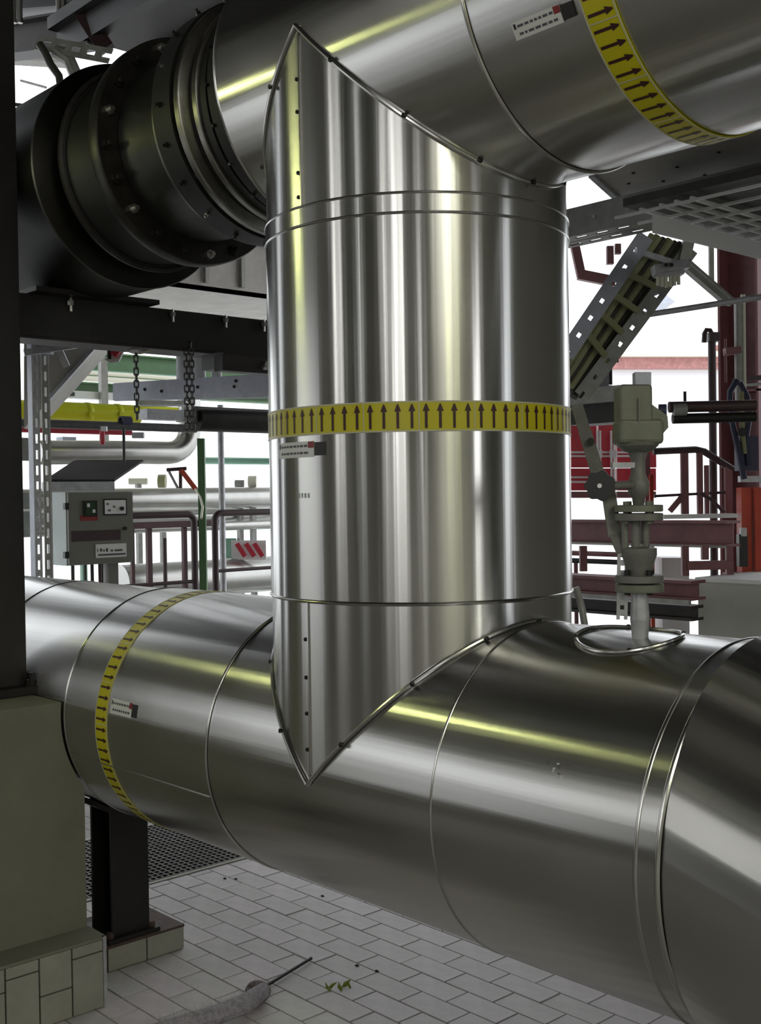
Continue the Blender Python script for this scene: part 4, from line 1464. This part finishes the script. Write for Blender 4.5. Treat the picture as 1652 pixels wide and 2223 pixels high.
def chain(px, py0, py1, d, lab, strands):
    b_, t_ = vpost(px, py0, py1, d)
    t = thing('hoist_chain', b_, lab, 'chain')
    for sx in strands:
        z = t_.z
        i = 0
        while z > b_.z:
            inst(lk_src, 'chain_link', t, V((b_.x, b_.y, z)) + RT * sx, quat(Z, (RT if i % 2 else FW)))
            z -= .0255
            i += 1
    return t


dch = (on(296, 745, 'x', -1.87) - CAMP).dot(FW)
chain(296, 738, 915, dch, 'single steel chain hanging in front of the yellow pipe', (0,))
dch2 = (on(411, 762, 'x', -1.80) - CAMP).dot(FW)
chain(411, 750, 925, dch2, 'double steel chain hanging in front of the bluish cable tray, nearer the riser', (-.011, .011))
sh = thing('chain_hook', at(300, 750, dch), 'bright shackle with coiled rope end at the top of the single chain', 'hook')
MB().box(at(292, 752, dch), (.03, .03, .05), Matrix((RT, FW, Z)).transposed()).build('shackle', 'white_paint', sh, 0)
for k in range(3):
    MB().tube([at(300 + 28 * math.cos(t / 10 * PI) * (0.6 + .2 * k), 752 + 15 * math.sin(t / 10 * PI), dch + .02) for t in range(0, 11)], .005, 6).build('rope_coil', 'cream_paint', sh)
tg = thing('red_lifting_tag', at(255, 765, 5.6), 'red and white lifting hook assembly below the dark beam', 'hook')
MB().bar(at(246, 772, 5.6), at(266, 746, 5.6), .035, .03, FW).build('red_sleeve', 'red_paint', tg, 0)
MB().prism([at(240, 772, 5.62), at(250, 768, 5.62), at(266, 752, 5.62), at(268, 762, 5.62), at(258, 784, 5.62), at(240, 788, 5.62), at(226, 780, 5.62)], FW * .02).build('white_plate', 'white_paint', tg, 0)
MB().cyl(*vpost(237, 738, 780, 5.6), .010, 8).build('rod', 'plastic_black', tg)

# long bluish cable tray plate with bolt holes
ct = thing('cable_tray', at(400, 850, 5.6), 'bluish galvanised cable tray side running behind the two chains', 'cable tray')
P0, P1, P2, P3 = at(245, 832, 5.95), at(592, 810, 5.3), at(592, 862, 5.3), at(245, 869, 5.95)
MB().prism([P0, P1, P2, P3], FW * .05).build('side_plate', 'galvanised_blue', ct, 0)
for t, v in ((.22, .45), (.33, .58), (.56, .45), (.78, .5), (.79, .25)):
    q = P0.lerp(P1, t).lerp(P3.lerp(P2, t), v)
    MB().cyl(q, q - FW * .006, .008, 10).build('bolt', 'cable_dark', ct)
MB().box(at(355, 876, 5.4), (.22, .1, .02), Matrix((RT, FW, Z)).transposed()).build('bracket_plate', 'galvanised', ct, 0)

# far green beams and cream pipes
def ypipe(name, px0, px1, py, xp, r, label, material, cat='pipe', seg=16, leg=True):
    a_, b_ = yline(px0, py, px1, xp)
    t = thing(name, a_, label, cat)
    MB().cyl(a_, b_, r, seg).build('pipe_body', material, t)
    if leg and px1 > 600:
        c = on(640, py, 'x', xp)
        MB().cyl((xp, c.y, -.05), (xp, c.y, c.z - r * .9), .03, 10).build('support_leg', 'galvanised_dull', t)
    elif leg and px0 <= 50:
        c = on(28, py, 'x', xp)
        MB().cyl((xp, c.y, -.05), (xp, c.y, c.z - r * .9), .02, 10).build('support_leg', 'galvanised_dull', t)
    return t, a_, b_


def ybeam(name, px0, px1, py, xp, h, w_, label, material):
    a_, b_ = yline(px0, py, px1, xp)
    t = thing(name, a_, label, 'beam')
    MB().ibeam(a_, b_, h, w_, .015, .012).build('beam_profile', material, t, 0)
    c = on(640, py, 'x', xp)
    MB().bx((xp - .04, c.y - .04, -.05), (xp + .04, c.y + .04, c.z - h / 2)).build('support_leg', material, t, 0)
    return t


ybeam('green_beam', 60, 640, 776, -8.6, .20, .16, 'dark green beam highest behind the chains', 'green_paint')
ybeam('green_beam', 60, 640, 806, -8.2, .10, .14, 'pale green beam above the white tubes', 'pale_green_paint')
ybeam('green_beam', 60, 640, 836, -8.0, .11, .14, 'dark green beam just above the yellow pipe', 'green_paint')
ypipe('cream_tube', 130, 640, 805, -7.8, .020, 'upper cream tube behind the bluish cable tray', 'cream_paint')
ypipe('cream_tube', 130, 640, 818, -7.8, .028, 'lower cream tube behind the bluish cable tray', 'cream_paint')
wb = thing('white_gutter_box', on(190, 858, 'x', -6.3), 'white rectangular casing above the yellow pipe', 'casing')
a_, b_ = yline(134, 856, 246, -6.3)
MB().bar(a_, b_, .1, .060, Z).build('casing', 'white_paint', wb, 0)
MB().box(a_ + V((.06, .05, .0)), (.03, .05, .03)).build('end_fitting', 'plastic_black', wb, 0)
gp = thing('grey_upright', V((on(228, 830, 'x', -6.2).x, on(228, 830, 'x', -6.2).y, 0)), 'grey upright between the white casing and the cable tray', 'post')
b_ = on(228, 868, 'x', -6.2)
MB().bx((-6.25, b_.y - .03, -.05), (-6.2, b_.y + .03, on(228, 775, 'x', -6.2).z)).build('upright_profile', 'galvanised_dull', gp, 0)

# white vertical pipes behind chain 2
for k, (px, w_, lab) in enumerate(((398, .045, 'white vertical pipe left of the double chain'), (430, .05, 'white vertical pipe right of the double chain'), (470, .035, 'narrow white vertical pipe nearest the riser, above the tray'))):
    b_, t_ = vpost(px, 760, 848, 5.95)
    tag(MB().cyl(b_, t_, w_ * .8, 16).build('white_pipe', 'white_paint', loc=b_), lab, 'pipe')

# yellow gas pipe
a_, b_ = yline(10, 888, 300, -4.6)
yp = thing('yellow_pipe', a_, 'bright yellow gas pipe behind the slotted strut post', 'pipe')
MB().cyl(a_, b_, .062, 24).build('pipe_body', 'yellow_paint', yp)
c_ = on(25, 888, 'x', -4.6)
MB().cyl((-4.6, c_.y, -.009), (-4.6, c_.y, c_.z - .06), .025, 10).build('support_leg', 'galvanised_dull', yp)
for px in (195, 260):
    q = on(px, 896, 'x', -4.56)
    MB().box((q.x + .02, q.y, q.z - .012), (.03, .035, .03)).build('lug', 'yellow_paint', yp, 0)
    MB().lathe((q.x - .04, q.y, a_.z), (0, 1, 0), [(-.02, .0625), (-.015, .066), (.015, .066), (.02, .0625)], 24).build('clamp_band', 'yellow_paint', yp)
ypipe('yellow_pipe', 10, 400, 878, -5.6, .038, 'thinner yellow pipe behind the chains, further back', 'yellow_paint')
o, a_, b_ = ypipe('dark_tube', 10, 425, 917, -4.3, .027, 'dark grey tube running below the yellow pipe', 'pewter')
ypipe('red_pipe', 10, 285, 932, -4.45, .016, 'thin red pipe under the dark grey tube', 'red_paint')
rv = thing('red_branch', on(224, 950, 'x', -4.4), 'short red branch stub with a bright fitting on the red pipe', 'fitting')
b_, t_ = vpost(222, 935, 965, 6.3)
MB().cyl(b_, t_, .014, 10).build('stub', 'red_paint', rv)
MB().box(at(226, 931, 6.25), (.03, .03, .025), Matrix((RT, FW, Z)).transposed()).build('fitting_head', 'white_paint', rv, 0)
vc = thing('pipe_clamp', on(275, 920, 'x', -4.2), 'dark blue clamp with a bright wing nut on the dark grey tube', 'clamp')
MB().lathe(on(272, 915, 'x', -4.3), (0, 1, 0), [(-.035, .026), (-.035, .034), (.035, .034), (.035, .026)], 20).build('clamp_ring', 'cable_blue', vc)
MB().box(at(300, 945, 6.0), (.06, .03, .03), Matrix((RT, FW, Z)).transposed()).build('wing_nut', 'galvanised_blue', vc, 0)
MB().cyl(*vpost(269, 930, 1003, 6.0), .008, 8).build('drop_rod', 'plastic_black', vc)

# dark duct behind riser at left
dd = thing('dark_duct', on(500, 910, 'x', -3.4), 'dark lagged duct ending behind the riser below the cable tray', 'duct')
a_, b_ = yline(425, 915, 700, -3.6)
z_c = on(500, 912, 'x', -3.6).z
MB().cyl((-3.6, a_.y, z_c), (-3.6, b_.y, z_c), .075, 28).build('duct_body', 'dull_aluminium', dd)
MB().bx((-3.66, a_.y - .1, z_c - .02), (-3.58, a_.y + .02, z_c + .05)).build('end_bracket', 'galvanised_dull', dd, 0)
MB().bx((-3.66, a_.y - .35, z_c - .015), (-3.57, a_.y - .1, z_c + .045)).build('end_plate', 'galvanised', dd, 0)

# silver elbow
q0 = on(250, 985, 'x', -5.2)
q1 = on(410, 970, 'x', -5.2)
r_e = .085
path = [V((-5.2, q0.y - .6, q0.z)), V((-5.2, q0.y, q0.z + .01))]
cy, cz = q1.y - .02, q1.z + .18
path += [V((-5.2, q1.y - .20, q0.z + .012))]
for k in range(8):
    t = -PI / 2 + (PI / 2) * k / 7
    path.append(V((-5.2, q1.y - .18 + .19 * math.cos(t), q0.z + .012 + .19 + .19 * math.sin(t))))
path.append(path[-1] + V((0, 0, .5)))
tag(MB().tube(path, r_e, 24).build('silver_elbow_pipe', 'silver_cladding', loc=path[0]), 'shiny silver clad pipe elbow above the grey cabinet hood', 'pipe')

# pale green boxes, left of elbow
gb = thing('pale_green_cabinet', on(200, 985, 'x', -5.6), 'pale green equipment box above the cabinet hood', 'box')
a_ = on(128, 965, 'x', -5.6)
b_ = on(252, 1003, 'x', -5.6)
MB().bx((-5.8, a_.y, b_.z), (-5.6, b_.y, a_.z)).build('box_body', 'pale_green_paint', gb, 0)
MB().bx((-5.6, a_.y + .04, a_.z - .03), (-5.59, b_.y - .02, a_.z)).build('dark_edge', 'flange_black', gb, 0)
MB().bx((-5.72, (a_.y + b_.y) / 2 - .02, -.05), (-5.68, (a_.y + b_.y) / 2 + .02, b_.z)).build('stand_leg', 'pale_green_paint', gb, 0)
a_ = on(136, 948, 'x', -5.5)
b_ = on(166, 972, 'x', -5.5)
tag(MB().bx((-5.6, a_.y, b_.z), (-5.5, b_.y, a_.z)).build('junction_box', 'galvanised_blue', smooth=0, loc=b_), 'small pale grey junction box under the red pipe', 'box')

# large silver horizontal pipes
for k, (py, r, lab) in enumerate(((1088, .085, 'upper silver clad pipe behind the brown handrails'), (1131, .060, 'middle silver clad pipe behind the brown handrails'), (1157, .035, 'lower slim silver pipe behind the brown handrails'))):
    ypipe('silver_pipe', 20, 700, py, (-5.4, -5.62, -5.3)[k], r, lab, 'silver_cladding', seg=32)
for k, (px0, px1, py, r, lab) in enumerate(((260, 700, 1268, .14, 'broad silver clad pipe low behind the handrails'), (440, 700, 1228, .045, 'slim silver pipe above the broad low silver pipe'))):
    ypipe('silver_pipe', px0, px1, py, (-5.2, -5.6)[k], r, lab, 'silver_cladding', seg=32)

# maroon beam and posts behind the left handrail
mb_ = thing('maroon_support_frame', on(360, 1280, 'x', -4.7), 'maroon support frame with three posts behind the left handrail', 'frame')
a_, b_ = yline(260, 1142, 470, -4.7)
MB().bar(a_, b_, .06, .045, Z).build('cross_beam', 'maroon_dark', mb_, 0)
for px, w_ in ((326, .036), (403, .030)):
    q = on(px, 1200, 'x', -4.7)
    MB().bx((-4.73, q.y - w_ / 2, -.009), (-4.70, q.y + w_ / 2, a_.z)).build('post', 'maroon_dark', mb_, 0)
q = on(358, 1200, 'x', -4.6)
MB().cyl((-4.6, q.y, -.009), (-4.6, q.y, on(358, 1168, 'x', -4.6).z), .014, 10).build('standpipe', 'brown_rail_paint', mb_)
for px in (220, 290):
    q = on(px, 1245, 'x', -4.6)
    MB().bx((-4.62, q.y - .012, -.009), (-4.6, q.y + .012, a_.z)).build('post', 'maroon_dark', mb_, 0)

# brown handrails
def handrail(lab, pxs, pys, post_px, low):
    t = thing('handrail', on(post_px, 1285, 'x', -4.0), lab, 'handrail')
    xp = -4.0
    pth = []
    px_end, py_top = pxs
    top = on(post_px, py_top, 'x', xp)
    end = on(px_end, py_top, 'x', xp)
    s_ = 1 if end.y > top.y else -1
    rr = .05
    pth = [V((xp, end.y, top.z))]
    for k in range(7):
        a2 = k / 6 * PI / 2
        pth.append(V((xp, top.y + s_ * rr * (1 - math.sin(a2)), top.z - rr * (1 - math.cos(a2)))))
    pth.append(V((xp, top.y, -.009)))
    MB().tube(pth, .0215, 12).build('top_rail', 'brown_rail_paint', t)
    zl = on(post_px, low, 'x', xp).z
    MB().cyl((xp, top.y, zl), (xp, end.y, zl), .012, 10).build('lower_rail', 'brown_rail_paint', t)
    return t


handrail('brown tubular handrail right of the grey cabinet', (120, 1116), None, 421, 1262)
handrail('brown tubular handrail next to the riser', (720, 1114), None, 466, 1240)
pt = on(478, 1000, 'x', -3.9)
zt2 = on(478, 940, 'x', -3.9).z
tag(MB().cyl((-4.12, pt.y + .16, -.009), (-4.12, pt.y + .16, zt2 + .2), .021, 14).build('silver_pole', 'galvanised', loc=(-4.12, pt.y + .16, 0)), 'slim silver pole between the two handrails', 'pole')

# green structure in the distance
ybeam('green_beam', 440, 660, 1000, -8.5, .075, .1, 'pale green beam to the left of the riser at eye height', 'pale_green_paint')
b_, t_ = vpost(439, 952, 1235, 8.2)
b_.z = -.05
tag(MB().bar(b_, t_, .05, .05, FW).build('green_post', 'green_paint', smooth=0, loc=b_), 'dark green post standing behind the gap between the two handrails', 'post')
ybeam('green_beam', 480, 660, 1148, -7.5, .035, .08, 'thin dark green rail below the silver pipes by the riser', 'green_paint')
bar_ = thing('striped_barrier', at(540, 1195, 9), 'red and white striped barrier board beside the riser', 'barrier')
MB().box(at(540, 1194, 9.03), (.27, .02, .15), Matrix((RT, FW, Z)).transposed()).build('board', 'white_paint', bar_, 0)
for k, px in enumerate((520, 540, 558)):
    MB().bar(at(px - 6, 1180, 8.98), at(px + 12, 1208, 8.98), .035, .012, FW).build('red_stripe', 'red_paint', bar_, 0)
tag(MB().box(at(500, 1195, 9.5), (.1, .05, .2), Matrix((RT, FW, Z)).transposed()).build('green_board', 'pale_green_paint', smooth=0, loc=at(500, 1195, 9.5)), 'pale green board left of the striped barrier', 'board')
pj = thing('pipe_tripod', at(400, 1060, 7.5), 'orange red tripod stand with a thin trailing hose behind the handrail', 'stand')
MB().bar(at(393, 1020, 7.5), at(425, 1062, 7.5), .03, .03, FW).build('arm', 'orange_paint', pj, 0)
MB().bar(at(392, 1022, 7.5), at(392, 1060, 7.5), .02, .02, FW).build('leg', 'brown_rail_paint', pj, 0)
MB().cyl(at(362, 1020, 7.5), at(405, 1017, 7.5), .012, 8).build('head_bar', 'brown_rail_paint', pj)
MB().cyl(at(366, 1022, 7.5), at(386, 1060, 7.5), .009, 8).build('leg', 'galvanised_dull', pj)
MB().tube([at(424, 1062, 7.4), at(434, 1078, 7.2), at(440, 1100, 6.9), at(437, 1125, 6.6)], .007, 6).build('hose', 'cream_paint', pj)
for k, (px, py, w_, h_, mt, lab) in enumerate(((300, 1045, 40, 14, 'cream_paint', 'cream casing far behind the cabinet'), (352, 1045, 16, 30, 'cable_olive', 'olive drum far behind the cabinet hood'), (520, 1050, 20, 16, 'galvanised_dull', 'grey machine base beside the riser'), (548, 1045, 18, 24, 'cream_paint', 'cream round tank end beside the riser'))):
    q = at(px, py, 9.5)
    fm_ = thing('far_machine', V((q.x, q.y, 0)), lab, 'machine')
    MB().cyl(q - RT * w_ / 2 * 9.5 / F, q + RT * w_ / 2 * 9.5 / F, h_ / 2 * 9.5 / F, 16).build('drum', mt, fm_)
    MB().bx((q.x - .02, q.y - .02, -.05), (q.x + .02, q.y + .02, q.z - h_ / 2 * 9.5 / F + .005)).build('stand', 'galvanised_dull', fm_, 0)

# ------------------------------------------------------------------ grey control cabinet
XC = -3.25
ca0, ca1 = on(146, 1068, 'x', XC), on(289, 1066, 'x', XC)
zb_ = on(146, 1229, 'x', XC).z
zt_ = ca0.z
y0, y1 = ca0.y, ca1.y
dep = .22
cab = thing('control_cabinet', (XC, (y0 + y1) / 2, zb_), 'grey wall cabinet with small display, white dial panel and tilted dark hood', 'cabinet')
cb_ = MB().bx((XC - dep, y0, zb_), (XC - .02, y1, zt_)).build('cabinet_body', 'cabinet_side', cab, 0)
dr = MB().bx((XC - .018, y0 + .004, zb_ + .004), (XC, y1 - .004, zt_ - .004)).build('door', 'cabinet_grey', cab, 0)


def face(px0, py0, px1, py1, t0, t1, name, material, parent):
    a = on(px0, py0, 'x', XC)
    b = on(px1, py1, 'x', XC)
    return MB().bx((XC + t0, min(a.y, b.y), min(a.z, b.z)), (XC + t1, max(a.y, b.y), max(a.z, b.z))).build(name, material, parent, 0)


fr_ = face(179, 1087, 210, 1121, .0005, .008, 'display_frame', 'plastic_black', dr)
sc_ = face(184, 1091, 205, 1117, .008, .010, 'display_screen', 'screen_green', dr)
face(187, 1093, 193, 1101, .0101, .011, 'display_lamp', 'dial_white', dr)
face(199, 1106, 205, 1113, .0101, .011, 'display_lamp', 'dial_white', dr)
face(174, 1119, 212, 1130, .0005, .002, 'red_strip', 'label_red', dr)
face(224, 1083, 275, 1118, .0005, .004, 'panel_frame', 'plastic_black', dr)
face(226, 1086, 272, 1115, .0042, .007, 'dial_panel', 'dial_white', dr)
q = on(262, 1104, 'x', XC)
MB().cyl((XC + .007, q.y, q.z), (XC + .018, q.y, q.z), .011, 16).build('dial_knob', 'plastic_black', dr)
for px, py, s_ in ((232, 1094, 5), (236, 1108, 6), (246, 1100, 5)):
    face(px - s_ / 2, py - 2, px + s_ / 2, py + 2, .0071, .0078, 'panel_print', 'label_print', dr)
face(155, 1153, 262, 1172, .0003, .0012, 'brown_label_strip', 'brown_rail_paint', dr)
npl = face(207, 1182, 274, 1208, .0005, .004, 'name_plate', 'label_white', dr)
for px0, px1, p0, p1, mt in ((210, 212, 1191, 1198, 'label_print'), (216, 221, 1191, 1197, 'label_print'), (223, 227, 1193, 1197, 'label_print'), (229.5, 233.5, 1190, 1197.5, 'label_black'), (239, 245, 1193, 1197, 'label_print'), (248, 265, 1192.5, 1196, 'label_print'), (212, 272, 1203, 1204, 'label_print')):
    face(px0, p0, px1, p1, .0041, .0046, 'plate_print', mt, dr)
q = on(270, 1147, 'x', XC)
MB().cyl((XC, q.y, q.z), (XC + .012, q.y, q.z), .010, 12).build('lock', 'plastic_black', dr)
for py in (1099, 1205):
    q = on(145, py, 'x', XC)
    MB().box((XC - .005, q.y - .002, q.z), (.024, .022, .034)).build('hinge', 'plastic_black', cab, 0)
# hood: flap tilted up and backwards, with light front lip
lip0, lip1 = on(98, 1058, 'x', XC - .05), on(249, 1058, 'x', XC - .05)
zl0, zl1 = on(98, 1066, 'x', XC - .05).z, on(98, 1046, 'x', XC - .05).z
MB().bx((XC - .09, lip0.y, zl0), (XC - .05, lip1.y, zl1)).build('hood_lip', 'galvanised', cab, 0)
h0, h1 = V((XC - .05, lip0.y, zl1)), V((XC - .05, lip1.y, zl1))
k0 = on(163, 1003, 'x', XC - .45)
k1 = on(312, 1002, 'x', XC - .45)
MB().prism([h0, h1, k1, k0], (0, 0, .012)).build('hood_flap', 'hood_dark', cab, 0)
MB().bar(k0 + V((0, 0, .008)), k1 + V((0, 0, .008)), .01, .014).build('hood_edge', 'cream_paint', cab, 0)
for px, w_ in ((158, 8), (185, 5), (200, 8), (216, 5), (222, 4)):
    q = on(px, 1240, 'x', XC - .1)
    MB().cyl((XC - .1, q.y, zb_ - .18), (XC - .1, q.y, zb_), w_ / 2 * 6.0 / F, 8).build('cable_gland', 'cable_dark', cab)
q0 = on(236, 1240, 'x', XC - .06)
q1 = on(257, 1240, 'x', XC - .06)
MB().bx((XC - .12, q0.y, -.009), (XC - .06, q1.y, zb_)).build('stand_leg', 'cabinet_grey', cab, 0)
q0 = on(78, 1240, 'x', XC - .2)
q1 = on(100, 1240, 'x', XC - .2)

# grey pipe lattice at far left edge behind column
tl = thing('instrument_rack', on(70, 1150, 'x', -3.6), 'grey instrument rack panel left of the slotted strut post', 'rack')
for py0, py1 in ((1070, 1100), (1110, 1165), (950, 1000)):
    a_ = on(46, py0, 'x', -3.6)
    b_ = on(76, py1, 'x', -3.6)
    MB().bx((-3.66, a_.y, b_.z), (-3.6, b_.y, a_.z)).build('rack_panel', 'galvanised_dull', tl, 0)

# ================================================================== TOP LEFT STRUCTURE
ov = thing('overhead_deck', (-2.4, 1.4, 4.0), 'dark overhead platform deck above the flange stack', 'platform')
MB().bx((-3.1, 0.5, 4.0), (-0.9, 2.4, 4.06)).build('deck_plate', 'black_paint', ov, 0)
for k in range(4):
    MB().bx((-3.1, .55 + k * .55, 3.88), (-.9, .61 + k * .55, 4.0)).build('joist', 'black_paint', ov, 0)
tb = thing('maroon_roof_beam', at(120, 60, 6.0), 'maroon roof beam in the top left corner', 'beam')
MB().ibeam(at(-20, 95, 6.2), at(215, 62, 5.6), .17, .12, .012, .01, Z).build('beam_profile', 'brown_black_paint', tb, 0)
MB().ibeam(at(-20, 12, 6.2), at(240, -10, 5.6), .10, .12, .012, .01, Z).build('upper_chord', 'black_paint', tb, 0)
MB().bar(at(168, 10, 5.6), at(232, 108, 5.5), .08, .03, FW).build('gusset', 'brown_rail_paint', tb, 0)
for px in (30, 43, 128, 138):
    b_, t_ = vpost(px, 0, 50, 5.7)
    MB().cyl(b_, t_, .014, 10).build('bolt', 'bolt_zinc', tb)
ts = thing('slotted_roof_channel', at(200, 120, 5.3), 'dull slotted channel under the maroon roof beam', 'channel')
MB().slotted(at(80, 92, 5.4), at(240, 122, 5.2), .07, .006, FW, .085, .05, .3).build('slotted_face', 'galvanised_dull', ts, 0)
MB().bar(at(-10, 98, 5.5), at(24, 96, 5.4), .05, .06, FW).build('end_plate', 'galvanised', ts, 0)
MB().tube([at(85, 95, 5.3), at(98, 115, 5.3), at(110, 140, 5.3), at(128, 165, 5.3), at(132, 190, 5.3)], .018, 8).build('conduit', 'cable_dark', ts)
MB().tube([at(120, 110, 5.35), at(150, 130, 5.35), at(165, 165, 5.35)], .030, 8).build('conduit', 'galvanised_dull', ts)
tw = thing('roof_edge_purlin', at(60, 120, 7.4), 'grey purlin across the bright opening at top left', 'purlin')
MB().bar(at(-30, 118, 7.4), at(150, 128, 7.2), .12, .08, Z).build('purlin', 'soffit_sheet', tw, 0)
MB().cyl(at(-10, 222, 7.4), at(60, 230, 7.4), .012, 8).build('tie', 'flange_black', tw)
MB().cyl(at(45, 175, 7.6), at(100, 190, 7.5), .008, 8).build('wire', 'galvanised_dull', tw)

# ================================================================== FLOOR DEBRIS
dbq = on(545, 2170, 'z', 0)
bh = thing('dusty_brush', dbq, 'dusty grey bristle brush lying on the paving at the bottom', 'brush')
path = [on(px, py, 'z', .04) for px, py in ((330, 2240), (400, 2222), (470, 2203), (530, 2180), (572, 2150))]
mbh = MB()
mbh.tube(path, [.022, .027, .030, .032, .026], 10)
mbh.build('bristle_core', 'brush_grey', bh)
bri = MB()
for k in range(1400):
    t = random.random() * 3.999
    i = int(t)
    c = path[i].lerp(path[i + 1], t - i)
    d = V((random.gauss(0, 1), random.gauss(0, 1), random.gauss(0.2, .8))).normalized()
    e = c + d * random.uniform(.038, .066)
    e.z = max(e.z, .003)
    sdv = d.cross(V((random.random(), random.random(), random.random()))).normalized() * .0012
    bri._add([c + d * .01 - sdv, c + d * .01 + sdv, e], [(0, 1, 2)])
bo = bri.build('bristles', 'brush_grey', bh, 0)
bo['kind'] = 'stuff'
hq = on(560, 2152, 'z', .03)
MB().sphere(hq, .042, 14, 8, (1.1, 1, .8)).build('brush_head', 'rusty_red', bh)
MB().cyl(on(578, 2140, 'z', .012), on(676, 2080, 'z', .010), .0055, 8).build('wire_handle', 'flange_black', bh)
lf = thing('yellow_green_scrap', on(730, 2147, 'z', 0), 'crumpled yellow green leaf scrap lying on the paving', 'scrap')
for k, (px, py, s_) in enumerate(((712, 2147, .022), (722, 2142, .018), (738, 2146, .020), (752, 2138, .020), (758, 2142, .014))):
    q = on(px, py, 'z', .004)
    a = random.uniform(0, PI)
    u = V((math.cos(a), math.sin(a), .25)).normalized() * s_
    v = V((-math.sin(a), math.cos(a), .1)) * s_ * .5
    MB()._add([q - u, q - u * .2 + v + Z * .008, q + u + Z * .012, q - u * .2 - v, q + Z * .002 - u * .9, q + V((0, 0, .010))],
              [(0, 3, 5), (3, 2, 5), (2, 1, 5), (1, 0, 5), (0, 4, 3)]).build('leaf', 'leaf_green', lf, 0)
for k, (px, py) in enumerate(((488, 1907), (700, 1945), (775, 2096), (818, 2108), (512, 1908), (780, 1902))):
    q = on(px, py, 'z', .001)
    o = MB().sphere(q, .006, 8, 5, (1.6, 1.1, .6)).build('pebble', 'grout', loc=q)
    tag(o, 'tiny dark crumb of grit on the paving', 'grit', 'grit crumbs on the paving')

for o in (screw_src, bolt_src, bolt_dark, lk_src):
    bpy.data.objects.remove(o)
